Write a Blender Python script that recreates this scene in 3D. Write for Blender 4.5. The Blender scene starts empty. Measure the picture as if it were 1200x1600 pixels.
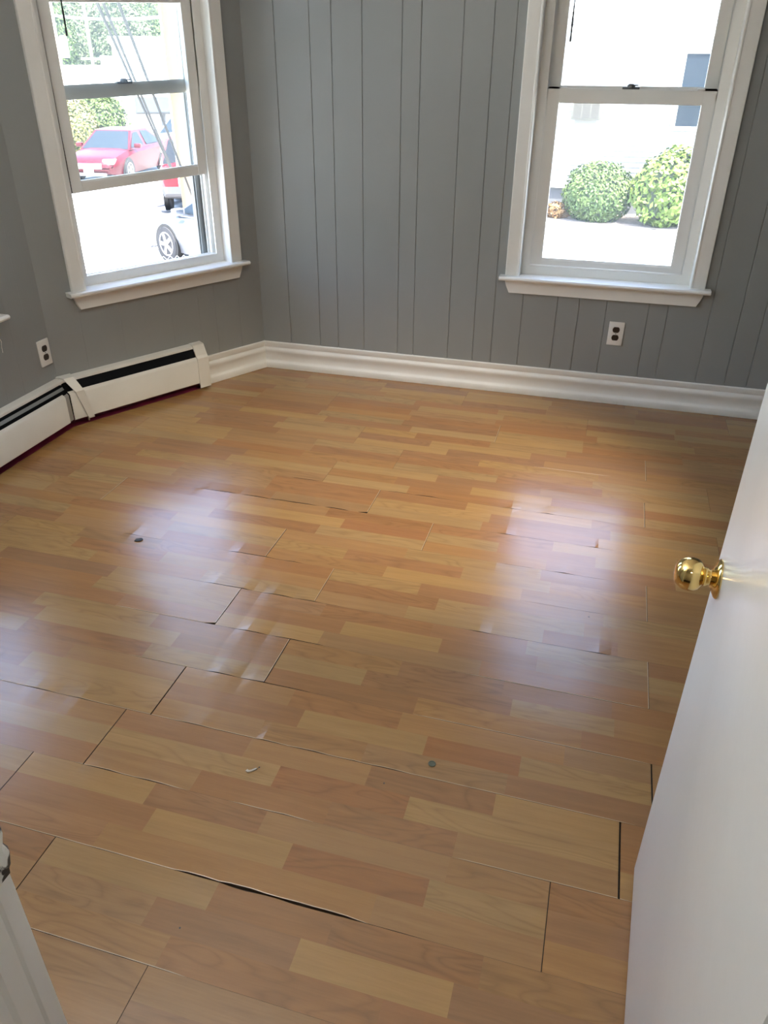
import bpy, bmesh, math, random
from mathutils import Matrix, Vector

S = bpy.context.scene
COL = S.collection
rnd = random.Random(7)

# ------------------------------------------------------------------ camera
CH = 1.5
r_ = Vector((0.9623155, 0.2718495, 0.0068326))
u_ = Vector((-0.1431235, 0.4849562, 0.8627475))
f_ = Vector((-0.2312240, 0.8312132, -0.5055889))
cam_d = bpy.data.cameras.new('camera')
cam = bpy.data.objects.new('camera', cam_d)
COL.objects.link(cam)
M = Matrix((( r_.x, u_.x, -f_.x, 0), (r_.y, u_.y, -f_.y, 0), (r_.z, u_.z, -f_.z, CH), (0, 0, 0, 1)))
cam.matrix_world = M
cam_d.sensor_fit = 'VERTICAL'
cam_d.sensor_height = 36.0
cam_d.lens = 1196.16 / 1600 * 36.0
cam_d.clip_start = 0.02
cam_d.clip_end = 400
S.camera = cam

# ------------------------------------------------------------------ sky, sun, exposure
world = bpy.data.worlds.new('sky')
S.world = world
world.use_nodes = True
wn = world.node_tree.nodes; wl = world.node_tree.links
for n in list(wn): wn.remove(n)
sky = wn.new('ShaderNodeTexSky'); sky.sky_type = 'NISHITA'
sky.sun_disc = False; sky.sun_elevation = math.radians(66); sky.sun_rotation = math.radians(135)
sky.air_density = 1.0; sky.dust_density = 2.0; sky.ozone_density = 1.0
bg = wn.new('ShaderNodeBackground'); bg.inputs['Strength'].default_value = 0.78
wo = wn.new('ShaderNodeOutputWorld')
hz = wn.new('ShaderNodeMixRGB'); hz.inputs[0].default_value = 0.18; hz.inputs[2].default_value = (0.62, 0.60, 0.56, 1)   # thin summer haze
wl.new(sky.outputs[0], hz.inputs[1]); wl.new(hz.outputs[0], bg.inputs[0]); wl.new(bg.outputs[0], wo.inputs[0])

sun_d = bpy.data.lights.new('sun', 'SUN'); sun = bpy.data.objects.new('sun', sun_d); COL.objects.link(sun)
sun_d.energy = 11.0; sun_d.angle = math.radians(0.6); sun_d.color = (1.0, 0.95, 0.86)
sun.rotation_euler = Vector((-0.28, 0.28, -0.92)).to_track_quat('-Z', 'Y').to_euler()

S.view_settings.view_transform = 'Standard'
S.view_settings.look = 'None'
S.view_settings.gamma = 1.0
S.view_settings.use_curve_mapping = False
S.view_settings.exposure = 1.9
S.cycles.max_bounces = 10
S.cycles.diffuse_bounces = 7
S.cycles.glossy_bounces = 4
S.cycles.transmission_bounces = 6
S.cycles.transparent_max_bounces = 12
S.cycles.caustics_reflective = False
S.cycles.caustics_refractive = False
S.cycles.sample_clamp_indirect = 8.0
S.cycles.use_denoising = True

# ------------------------------------------------------------------ helpers
def ray(px, py):
    d = f_ + r_ * ((px - 600) / 1196.16) - u_ * ((py - 800) / 1196.16)
    return d
def on_z(px, py, z):
    d = ray(px, py); t = (z - CH) / d.z
    return Vector((d.x * t, d.y * t, z))
def on_dist(px, py, t):
    """the point at horizontal distance t along the sight line"""
    d = ray(px, py); k = t / math.hypot(d.x, d.y)
    return Vector((d.x * k, d.y * k, CH + d.z * k))

def setp(o, label=None, cat=None, group=None, kind=None):
    if label: o['label'] = label
    if cat: o['category'] = cat
    if group: o['group'] = group
    if kind: o['kind'] = kind
    return o

class MB:
    """collects polygons; build() links them as one mesh object"""
    def __init__(s): s.v = []; s.f = []; s.m = []; s.mats = []; s.smooth = []
    def slot(s, m):
        if m is None: return 0
        if m not in s.mats: s.mats.append(m)
        return s.mats.index(m)
    def add(s, vs, fs, m=None, smooth=False):
        b = len(s.v); s.v += [tuple(p) for p in vs]; k = s.slot(m)
        for f in fs:
            s.f.append([i + b for i in f]); s.m.append(k); s.smooth.append(smooth)
        return s
    def box(s, x0, x1, y0, y1, z0, z1, m=None, T=None):
        vs = [(x0,y0,z0),(x1,y0,z0),(x1,y1,z0),(x0,y1,z0),(x0,y0,z1),(x1,y0,z1),(x1,y1,z1),(x0,y1,z1)]
        if T: vs = [T @ Vector(p) for p in vs]
        return s.add(vs, [(0,3,2,1),(4,5,6,7),(0,1,5,4),(1,2,6,5),(2,3,7,6),(3,0,4,7)], m)
    def cbox(s, x0, x1, y0, y1, z0, z1, c=0.003, m=None, T=None):
        """box with chamfered edges"""
        bm = bmesh.new()
        bmesh.ops.create_cube(bm, size=1)
        for v in bm.verts:
            v.co = Vector((x0 + (v.co.x + .5) * (x1 - x0), y0 + (v.co.y + .5) * (y1 - y0), z0 + (v.co.z + .5) * (z1 - z0)))
        bmesh.ops.bevel(bm, geom=bm.edges[:], offset=c, segments=2, affect='EDGES', profile=0.6)
        return s.frombm(bm, m, T, True)
    def frombm(s, bm, m=None, T=None, smooth=False):
        bm.verts.ensure_lookup_table()
        for i, v in enumerate(bm.verts): v.index = i
        vs = [(T @ v.co) if T else v.co.copy() for v in bm.verts]
        s.add(vs, [[v.index for v in f.verts] for f in bm.faces], m, smooth); bm.free()
        return s
    def extrude(s, prof, a, b, fn, m=None, caps=True, smooth=False, closed=True):
        """prof: list of 2-D points; fn(p, t) -> 3-D point, t = a or b"""
        n = len(prof)
        vs = [fn(p, a) for p in prof] + [fn(p, b) for p in prof]
        rng = range(n) if closed else range(n - 1)
        fs = [(i, (i + 1) % n, n + (i + 1) % n, n + i) for i in rng]
        if caps and closed: fs += [tuple(range(n))[::-1], tuple(range(n, 2 * n))]
        return s.add(vs, fs, m, smooth)
    def lathe(s, prof, n=32, m=None, T=None, smooth=True):
        """prof: (radius, height) pairs round Z"""
        vs = []
        for (r, h) in prof:
            for k in range(n):
                a = 2 * math.pi * k / n
                vs.append(Vector((r * math.cos(a), r * math.sin(a), h)))
        if T: vs = [T @ p for p in vs]
        fs = []
        for j in range(len(prof) - 1):
            for k in range(n):
                fs.append((j*n+k, j*n+(k+1)%n, (j+1)*n+(k+1)%n, (j+1)*n+k))
        fs.append(tuple(range(n))[::-1]); q = (len(prof)-1)*n; fs.append(tuple(range(q, q+n)))
        return s.add(vs, fs, m, smooth)
    def tube(s, pts, rad, n=8, m=None):
        pts = [Vector(p) for p in pts]; rings = []
        vs = []
        for i, p in enumerate(pts):
            d = (pts[min(i+1, len(pts)-1)] - pts[max(i-1, 0)]).normalized()
            a = d.cross(Vector((0, 0, 1)))
            if a.length < 1e-3: a = d.cross(Vector((1, 0, 0)))
            a.normalize(); b = d.cross(a)
            rr = rad[i] if isinstance(rad, (list, tuple)) else rad
            for k in range(n):
                t = 2 * math.pi * k / n
                vs.append(p + a * (rr * math.cos(t)) + b * (rr * math.sin(t)))
        fs = []
        for i in range(len(pts) - 1):
            for k in range(n):
                fs.append((i*n+k, i*n+(k+1)%n, (i+1)*n+(k+1)%n, (i+1)*n+k))
        fs.append(tuple(range(n))[::-1]); q = (len(pts)-1)*n; fs.append(tuple(range(q, q+n)))
        return s.add(vs, fs, m, True)
    def build(s, name, mat=None, parent=None, loc=None):
        me = bpy.data.meshes.new(name)
        me.from_pydata([tuple(v) for v in s.v], [], s.f)
        mats = s.mats if s.mats else ([mat] if mat else [])
        for q in mats: me.materials.append(q)
        if len(mats) > 1: me.polygons.foreach_set('material_index', s.m)
        me.polygons.foreach_set('use_smooth', s.smooth)
        me.update()
        bm = bmesh.new(); bm.from_mesh(me); bmesh.ops.recalc_face_normals(bm, faces=bm.faces[:]); bm.to_mesh(me); bm.free()
        if any(s.smooth) :
            try: me.set_sharp_from_angle(angle=math.radians(38))
            except Exception: pass
        o = bpy.data.objects.new(name, me); COL.objects.link(o)
        if parent: o.parent = parent
        if loc: o.location = loc
        return o

def empty(name, loc=(0, 0, 0), rz=0.0, parent=None):
    o = bpy.data.objects.new(name, None); COL.objects.link(o)
    o.location = loc; o.rotation_euler = (0, 0, rz); o.empty_display_size = 0.1
    if parent: o.parent = parent
    return o

def copy_tree(o, parent=None):
    c = o.copy(); COL.objects.link(c)
    c.parent = parent
    for ch in list(o.children): copy_tree(ch, c)
    return c

# ------------------------------------------------------------------ materials
def mat(name, col, rough=0.5, metal=0.0, spec=0.5, coat=0.0):
    m = bpy.data.materials.new(name); m.use_nodes = True
    b = m.node_tree.nodes['Principled BSDF']
    b.inputs['Base Color'].default_value = (*col, 1)
    b.inputs['Roughness'].default_value = rough
    b.inputs['Metallic'].default_value = metal
    b.inputs['Specular IOR Level'].default_value = spec
    b.inputs['Coat Weight'].default_value = coat
    return m
def noisy(name, c1, c2, scale=8.0, rough=0.5, bump=0.0, bscale=None, detail=4, spec=0.5, stretch=(1, 1, 1), contrast=(0.3, 0.7), metal=0.0):
    m = mat(name, c1, rough, metal, spec); nt = m.node_tree; b = nt.nodes['Principled BSDF']
    tc = nt.nodes.new('ShaderNodeTexCoord'); mp = nt.nodes.new('ShaderNodeMapping'); mp.inputs['Scale'].default_value = stretch
    nz = nt.nodes.new('ShaderNodeTexNoise'); nz.inputs['Scale'].default_value = scale; nz.inputs['Detail'].default_value = detail
    cr = nt.nodes.new('ShaderNodeValToRGB')
    cr.color_ramp.elements[0].position = contrast[0]; cr.color_ramp.elements[1].position = contrast[1]
    cr.color_ramp.elements[0].color = (*c1, 1); cr.color_ramp.elements[1].color = (*c2, 1)
    nt.links.new(tc.outputs['Object'], mp.inputs[0]); nt.links.new(mp.outputs[0], nz.inputs['Vector'])
    nt.links.new(nz.outputs['Fac'], cr.inputs[0]); nt.links.new(cr.outputs[0], b.inputs['Base Color'])
    if bump:
        n2 = nt.nodes.new('ShaderNodeTexNoise'); n2.inputs['Scale'].default_value = bscale or scale * 6; n2.inputs['Detail'].default_value = 3
        bp = nt.nodes.new('ShaderNodeBump'); bp.inputs['Strength'].default_value = bump; bp.inputs['Distance'].default_value = 0.002
        nt.links.new(mp.outputs[0], n2.inputs['Vector']); nt.links.new(n2.outputs['Fac'], bp.inputs['Height'])
        nt.links.new(bp.outputs[0], b.inputs['Normal'])
    return m

M_WALL = noisy('grey wall paint', (0.275, 0.287, 0.280), (0.296, 0.307, 0.299), 2.0, 0.42, 0.15, 60)
M_TRIM = noisy('white trim paint', (0.78, 0.765, 0.72), (0.83, 0.815, 0.775), 5.0, 0.32, 0.12, 40)
M_SILL = mat('glossy white sill paint', (0.80, 0.79, 0.76), 0.14)
M_VINYL = mat('white vinyl', (0.80, 0.79, 0.75), 0.35)
M_SASHOUT = mat('shaded outer frame', (0.20, 0.21, 0.205), 0.5)  # grey stands for the shade on the outer frame
M_CEIL = noisy('white ceiling paint', (0.78, 0.77, 0.74), (0.82, 0.81, 0.78), 3.0, 0.8)
M_DOOR = noisy('white door paint', (0.86, 0.86, 0.855), (0.88, 0.88, 0.875), 3.0, 0.22, 0.25, 9)
M_HEAT = noisy('cream heater enamel', (0.70, 0.675, 0.61), (0.76, 0.735, 0.675), 5.0, 0.3)
M_BLACK = mat('dark heater inside', (0.004, 0.005, 0.007), 0.8, 0, .15)
M_DAMPER = mat('dull aluminium', (0.35, 0.35, 0.33), 0.35, 0.7)
M_MAROON = noisy('maroon painted strip', (0.10, 0.008, 0.024), (0.20, 0.015, 0.05), 14, 0.5)
M_BRASS = mat('polished brass', (0.78, 0.56, 0.22), 0.09, 1.0)
M_STEEL = mat('dull steel', (0.35, 0.34, 0.31), 0.35, 0.9)
M_BROWN = mat('brown bakelite', (0.028, 0.018, 0.014), 0.35)
M_SLOT = mat('black slot', (0.004, 0.004, 0.004), 0.6)
M_PLATE = mat('white outlet plate', (0.82, 0.80, 0.75), 0.35)
M_LOCK = mat('bronze sash lock', (0.10, 0.10, 0.10), 0.4, 0.3)
M_WAND = mat('dark blind wand', (0.06, 0.06, 0.06), 0.3)
M_SUB = mat('dark underlay', (0.035, 0.026, 0.018), 0.9)
M_TRACK = mat('shaded balance channel', (0.16, 0.165, 0.16), 0.6)
M_GAP = mat('dark weatherstrip', (0.03, 0.027, 0.022), 0.8)

def glass_mat(veil=0.055):
    m = bpy.data.materials.new('window glass'); m.use_nodes = True; nt = m.node_tree
    for n in list(nt.nodes): nt.nodes.remove(n)
    o = nt.nodes.new('ShaderNodeOutputMaterial'); mx = nt.nodes.new('ShaderNodeMixShader')
    t = nt.nodes.new('ShaderNodeBsdfTransparent'); t.inputs[0].default_value = (0.93, 0.96, 0.94, 1)
    g = nt.nodes.new('ShaderNodeBsdfGlossy'); g.inputs['Roughness'].default_value = 0.01
    fr = nt.nodes.new('ShaderNodeFresnel'); fr.inputs[0].default_value = 1.45
    nt.links.new(fr.outputs[0], mx.inputs[0]); nt.links.new(t.outputs[0], mx.inputs[1]); nt.links.new(g.outputs[0], mx.inputs[2])
    # dusty film mixed in as the glare haze; scatters a little outdoor light
    m2 = nt.nodes.new('ShaderNodeMixShader'); m2.inputs[0].default_value = veil; ad = nt.nodes.new('ShaderNodeAddShader')
    d = nt.nodes.new('ShaderNodeBsdfDiffuse'); d.inputs[0].default_value = (.42, .45, .45, 1); tr = nt.nodes.new('ShaderNodeBsdfTranslucent'); tr.inputs[0].default_value = (.56, .60, .60, 1)
    nt.links.new(d.outputs[0], ad.inputs[0]); nt.links.new(tr.outputs[0], ad.inputs[1])
    nt.links.new(mx.outputs[0], m2.inputs[1]); nt.links.new(ad.outputs[0], m2.inputs[2])
    nt.links.new(m2.outputs[0], o.inputs[0]); return m
M_GLASS = glass_mat()

def floor_mat():
    m = bpy.data.materials.new('laminate wood print'); m.use_nodes = True; nt = m.node_tree; N = nt.nodes; L = nt.links
    b = N['Principled BSDF']
    at = N.new('ShaderNodeAttribute'); at.attribute_name = 'tone'
    sd = N.new('ShaderNodeAttribute'); sd.attribute_name = 'seed'
    tc = N.new('ShaderNodeTexCoord'); add = N.new('ShaderNodeVectorMath'); add.operation = 'ADD'
    sc = N.new('ShaderNodeVectorMath'); sc.operation = 'SCALE'; sc.inputs['Scale'].default_value = 37.0
    L.new(sd.outputs['Vector'], sc.inputs[0])
    L.new(tc.outputs['Object'], add.inputs[0]); L.new(sc.outputs[0], add.inputs[1])
    def noise(sx, sy, scale, det, rough=0.6, dist=0.0):
        mp = N.new('ShaderNodeMapping'); mp.inputs['Scale'].default_value = (sx, sy, 1)
        nz = N.new('ShaderNodeTexNoise'); nz.inputs['Scale'].default_value = scale; nz.inputs['Detail'].default_value = det
        nz.inputs['Roughness'].default_value = rough; nz.inputs['Distortion'].default_value = dist
        L.new(add.outputs[0], mp.inputs[0]); L.new(mp.outputs[0], nz.inputs['Vector']); return nz
    fine = noise(3, 70, 3.0, 5, 0.7)
    mid = noise(2.0, 22, 2.0, 3, 0.5, 0.4)
    # cathedral rings: contour lines of a smooth noise
    cat = noise(2.2, 13, 1.3, 1, 0.4, 0.8)
    mul = N.new('ShaderNodeMath'); mul.operation = 'MULTIPLY'; mul.inputs[1].default_value = 16.0
    frc = N.new('ShaderNodeMath'); frc.operation = 'PINGPONG'; frc.inputs[1].default_value = 1.0
    L.new(cat.outputs['Fac'], mul.inputs[0]); L.new(mul.outputs[0], frc.inputs[0])
    pw = N.new('ShaderNodeMath'); pw.operation = 'POWER'; pw.inputs[1].default_value = 2.5; L.new(frc.outputs[0], pw.inputs[0])
    sep = N.new('ShaderNodeSeparateXYZ'); L.new(sd.outputs['Vector'], sep.inputs[0])
    cm = N.new('ShaderNodeMath'); cm.operation = 'MULTIPLY'; L.new(pw.outputs[0], cm.inputs[0]); L.new(sep.outputs['Z'], cm.inputs[1])
    # value = 1 + a*(fine-.5) + b*(mid-.5) - c*cath
    def lin(src, k, base):
        q = N.new('ShaderNodeMath'); q.operation = 'MULTIPLY_ADD'; L.new(src, q.inputs[0]); q.inputs[1].default_value = k
        if isinstance(base, float): q.inputs[2].default_value = base
        else: L.new(base, q.inputs[2])
        return q.outputs[0]
    v = lin(fine.outputs['Fac'], 0.30, 0.85 - 0.16)
    v = lin(mid.outputs['Fac'], 0.36, v)
    v = lin(cm.outputs[0], -0.15, v)
    vm = N.new('ShaderNodeVectorMath'); vm.operation = 'SCALE'; L.new(at.outputs['Color'], vm.inputs[0]); L.new(v, vm.inputs['Scale'])
    L.new(vm.outputs[0], b.inputs['Base Color'])
    rr = lin(fine.outputs['Fac'], 0.08, 0.19); L.new(rr, b.inputs['Roughness'])
    b.inputs['Specular IOR Level'].default_value = 0.76
    bp = N.new('ShaderNodeBump'); bp.inputs['Strength'].default_value = 0.10; bp.inputs['Distance'].default_value = 0.0006
    L.new(fine.outputs['Fac'], bp.inputs['Height'])
    # slight waviness of the board surface
    w = noise(1.5, 3.0, 2.0, 1); bp2 = N.new('ShaderNodeBump'); bp2.inputs['Strength'].default_value = 0.25; bp2.inputs['Distance'].default_value = 0.01
    L.new(w.outputs['Fac'], bp2.inputs['Height']); L.new(bp.outputs[0], bp2.inputs['Normal'])
    L.new(bp2.outputs[0], b.inputs['Normal'])
    return m
M_FLOOR = floor_mat()

# ------------------------------------------------------------------ layout of the room
YB = 3.875                       # inside face of the back wall
CX, CY = -1.786, 3.875           # corner of back wall and slanted wall
AB = math.radians(61)            # heading of the slanted wall
DB = Vector((math.cos(AB), math.sin(AB), 0)); NB = Vector((math.sin(AB), -math.cos(AB), 0))
LB = 1.19
BX, BY = CX - DB.x * LB, CY - DB.y * LB      # bend between slanted wall and left wall
YF = 0.38                        # room face of the wall with the doorway
XR = 1.60
ZC = 2.45
FR_BACK = Matrix.Translation((0, YB, 0))                                   # local x right, y outwards, z up
FR_B = Matrix.Translation((CX, CY, 0)) @ Matrix.Rotation(AB, 4, 'Z')
FR_C = Matrix.Translation((BX, BY, 0)) @ Matrix.Rotation(math.pi / 2, 4, 'Z')
WIN_HX, WIN_Z0, WIN_Z1 = 0.400, 0.585, 2.165     # hole in the wall
WB = -0.582                      # window centre on the slanted wall (local x)
WC = 2.082 - BY                  # window centre on the left wall (local x)

def wall(name, FR, x0, x1, holes, thick=0.16):
    mb = MB(); z1 = ZC + 0.05
    xs = x0
    for (hx0, hx1, hz0, hz1) in holes:
        mb.box(xs, hx0, 0.004, thick, 0, z1)
        if hz0 > 0.001: mb.box(hx0, hx1, 0.004, thick, 0, hz0)
        mb.box(hx0, hx1, 0.004, thick, hz1, z1)
        xs = hx1
    mb.box(xs, x1, 0.004, thick, 0, z1)
    o = mb.build(name, M_WALL); o.matrix_world = FR
    setp(o, kind='structure')
    return o
def boards(wallobj, grooves, x0, x1, hole, gw, dep=0.004):
    """the boards of the panelling, each one a mesh with chamfered long edges"""
    xs = [x0] + grooves + [x1]
    for a, b in zip(xs[:-1], xs[1:]):
        g0 = gw if a != x0 else 0.0; g1 = gw if b != x1 else 0.0
        segs = [(0.0, ZC)]
        parts = []
        if hole and not (b <= hole[0] or a >= hole[1]):
            if a < hole[0]: parts.append((a, hole[0], 0.0, ZC, g0, 0))
            if b > hole[1]: parts.append((hole[1], b, 0.0, ZC, 0, g1))
            aa, bb = max(a, hole[0]), min(b, hole[1])
            if bb - aa > 0.01:
                parts.append((aa, bb, 0.0, hole[2], g0 if aa == a else 0, g1 if bb == b else 0))
                parts.append((aa, bb, hole[3], ZC, g0 if aa == a else 0, g1 if bb == b else 0))
        else:
            parts.append((a, b, 0.0, ZC, g0, g1))
        mb = MB()
        for (p, q, z0, z1, e0, e1) in parts:
            prof = [(p + e0 * 0.35, dep), (p + e0 * 0.45, dep * 0.45), (p + e0, 0.0), (q - e1, 0.0), (q - e1 * 0.45, dep * 0.45), (q - e1 * 0.35, dep)]
            mb.extrude(prof, z0, z1, lambda P, t: (P[0], P[1], t))
        mb.build('board', M_WALL, wallobj)

wall_back = wall('wall_back', FR_BACK, CX - 0.08, XR + 0.16, [(-WIN_HX, WIN_HX, WIN_Z0, WIN_Z1)])
boards(wall_back, [-1.622, -1.449, -1.344, -1.198, -1.011, -.924, -.736, -.603, -.507, -.367, -.197, -.092, .039, .234, .322, .512, .645, .747, .90, 1.03, 1.21, 1.30, 1.48],
       CX, XR, (-WIN_HX, WIN_HX, WIN_Z0, WIN_Z1), 0.0028)
wall_slanted = wall('wall_left_slanted', FR_B, -LB - 0.03, 0.0, [(WB - WIN_HX, WB + WIN_HX, WIN_Z0, WIN_Z1)])
boards(wall_slanted, [-1.03, -.83, -.70, -.56, -.40, -.30, -.15], -LB, 0.0, (WB - WIN_HX, WB + WIN_HX, WIN_Z0, WIN_Z1), 0.0003, 0.0012)
wall_left = wall('wall_left', FR_C, 0.26 - BY, 0.0, [(WC - WIN_HX, WC + WIN_HX, WIN_Z0, WIN_Z1)])
boards(wall_left, [-2.2, -2.0, -1.8, -1.6, -1.45, -1.25, -1.1, -.95, -.8, -.62, -.5, -.33, -.22, -.12], YF - BY, 0.0, (WC - WIN_HX, WC + WIN_HX, WIN_Z0, WIN_Z1), 0.0003, 0.0012)

mb = MB(); mb.box(XR, XR + 0.15, 0.26, YB + 0.1, 0, ZC + 0.05); setp(mb.build('wall_right', M_WALL), kind='structure')
mb = MB()
mb.box(BX - 0.16, -0.532, 0.26, YF, 0, ZC + .05); mb.box(0.255, XR, 0.26, YF, 0, ZC + .05); mb.box(-0.532, 0.255, 0.26, YF, 2.07, ZC + .05)
setp(mb.build('wall_front', M_WALL), kind='structure')
mb = MB()
mb.box(-1.3, -1.2, -1.4, 0.26, 0, ZC); mb.box(1.4, 1.5, -1.4, 0.26, 0, ZC); mb.box(-1.3, 1.5, -1.5, -1.4, 0, ZC)
setp(mb.build('wall_hall', M_CEIL), kind='structure')
mb = MB(); mb.box(-2.7, 1.8, -1.5, 4.1, ZC, ZC + 0.12); setp(mb.build('ceiling', M_CEIL), kind='structure')

# ------------------------------------------------------------------ floor of laminate planks
floor = MB()
floor.box(-2.6, 1.75, -1.5, 4.03, -0.12, -0.0085)
floor = setp(floor.build('floor', M_SUB), kind='structure')
P0, PITCH = 1.069, 0.1955
def yb(k): return P0 + PITCH * k
ROWJ = {-6: [-.9, .38], -5: [-1.2, .08], -4: [-.75, .53], -3: [-.652], -2: [-1.0, .287], -1: [-1.207, .077], 0: [-1.064, .218], 1: [-.992, .29], 2: [-.751, .535], 3: [-1.001, .287],
        4: [-.745, .54], 5: [-1.0, .288], 6: [-1.79, -.483, .80], 7: [-.747, .54], 8: [-1.0, .287], 9: [-.75, .535], 10: [-.99, .296], 11: [-1.655, -.37, .915], 12: [-1.25, .03, 1.31], 13: [-.6, .68], 14: [-1.1, .2]}
# breaks seen in the printed strips: (row, strip) -> [(x, tone left, tone right)]
BR = {(-2,0): [(-.598,'L','D'),(-.034,'D','M')], (-2,1): [(-.389,'D','L'),(-.08,'L','D')], (-2,2): [(-.639,'M','D'),(-.2,'D','R')],
 (-3,0): [(-.3,'M','D')], (-3,1): [(-.9,'D','M')],
 (-1,0): [(-.572,'D','M'),(-.139,'L','M')], (-1,1): [(-.823,'D','L'),(-.483,'L','R')], (-1,2): [(-.909,'P','M'),(-.269,'L','M')],
 (0,0): [(-.698,'D','M'),(-.377,'L','D')], (0,1): [(-.593,'L','R'),(-.264,'D','L')], (0,2): [(-.774,'M','D'),(-.136,'D','M')],
 (1,0): [(-1.356,'D','M'),(-.349,'D','M'),(.079,'M','M')], (1,1): [(-.603,'D','L'),(-.265,'L','R')], (1,2): [(-1.389,'M','L'),(-.691,'M','M'),(-.049,'L','D')],
 (2,0): [(-1.612,'D','L'),(-.4,'M','D'),(.19,'M','D')], (2,1): [(-1.081,'L','D'),(-.488,'L','D'),(-.072,'R','L')], (2,2): [(-.322,'D','M'),(.117,'M','D')],
 (3,0): [(-.704,'P','D'),(-.061,'D','L')], (3,1): [(-1.481,'D','L'),(-.617,'D','L'),(-.31,'L','D')], (3,2): [(-1.349,'D','P'),(-.665,'L','M')],
 (4,1): [(-1.345,'D','L'),(-.363,'D','L'),(.1,'L','M')], (4,2): [(-.448,'M','L'),(-.019,'L','D'),(.201,'L','M')], (4,0): [(-1.4,'M','P'),(-.2,'D','M')],
 (5,0): [(-.058,'L','D')], (5,1): [(-.737,'L','D'),(-.319,'D','L')], (5,2): [(-.574,'M','L')],
 (6,0): [(-.896,'M','D')], (6,1): [(-.813,'L','R'),(-.224,'L','D')], (7,0): [(-.387,'D','L')], (7,1): [(-.284,'L','D')],
 (8,1): [(-.392,'D','L'),(-.069,'L','D')], (8,2): [(-.64,'L','D')], (9,0): [(-.403,'D','L')], (9,1): [(-.747,'L','D'),(-.328,'D','M')],
 (10,1): [(-.65,'D','L')], (10,0): [(-.735,'L','D')], (11,0): [(-.405,'D','L')], (11,1): [(-.325,'D','L')]}
TONE = {'L': (0.325, 0.188, 0.073), 'M': (0.306, 0.162, 0.062), 'D': (0.284, 0.140, 0.055), 'R': (0.285, 0.131, 0.050), 'P': (0.300, 0.155, 0.067)}
# seams that have opened: (boundary, x0, x1, gap at the middle, pale chipped edge)
SEAMS = [(-1,-1.20,-.69,.0012,1),(-1,-.69,-.28,.0072,1),(-1,-.28,-.10,.0012,0),(0,-1.08,-.80,.0022,1),(0,-.66,-.46,.0014,1),(0,-.125,.225,.0008,1),
 (-2,-1.0,-.60,.0010,1),(1,-1.46,-.99,.0016,1),(1,-.99,-.187,.0020,1),(1,-.187,.22,.0008,1),(2,-1.17,-.99,.0014,1),(2,-.99,-.56,.0024,0),(2,-.314,.278,.0009,1),
 (3,-1.345,-1.0,.0008,1),(3,-.99,-.635,.0026,0),(3,-.192,.284,.0008,1),(4,-1.21,-.66,.0030,0),(4,-.305,.286,.0014,0),(5,-1.17,-.87,.0028,0),(5,-.10,.169,.0012,0),
 (6,-.30,.163,.0016,0),(5,-1.56,-1.39,.0018,0),(7,-1.5,-.742,.0034,0),(7,-.298,.218,.0016,0),(8,-1.139,-1.0,.0022,0),(8,-.735,-.42,.0026,0),(8,-.42,.152,.0016,0),(10,-.156,.142,.0008,1)]
# butt joints: (row, x) -> (gap, pale)
BUTT = {(-3,-.652): (.0012,0), (-2,-1.0): (.0022,0), (-1,-1.207): (.0022,0), (-1,.077): (.0018,0), (0,-1.064): (.0026,0), (0,.218): (.0042,0), (1,-.992): (.0034,0), (1,.29): (.0036,0),
 (2,-.751): (.0026,1), (3,-1.001): (.0030,1), (3,.287): (.0020,1), (4,-.745): (.0016,1), (5,-1.0): (.0026,1), (5,.288): (.0022,1), (6,-.483): (.0020,1), (6,-1.79): (.0014,1),
 (7,-.747): (.0020,1), (8,.287): (.0030,1), (10,.296): (.0022,1), (11,-.37): (.0020,1)}
PALE = (0.47, 0.33, 0.19); SIDE = (0.10, 0.065, 0.04)
def seam_gap(k, x):
    g, pale = 0.00035, 0
    for (b, a, c, w, p) in SEAMS:
        if b == k and a <= x <= c:
            t = (x - a) / (c - a); e = min(1.0, min(t, 1 - t) * 5)
            j = 0.75 + 0.5 * math.sin(x * 97) * math.sin(x * 41 + 1) if w > .001 else 1
            g = max(g, w * (0.35 + 0.65 * e) * j); pale = p
    return g, pale
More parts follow.
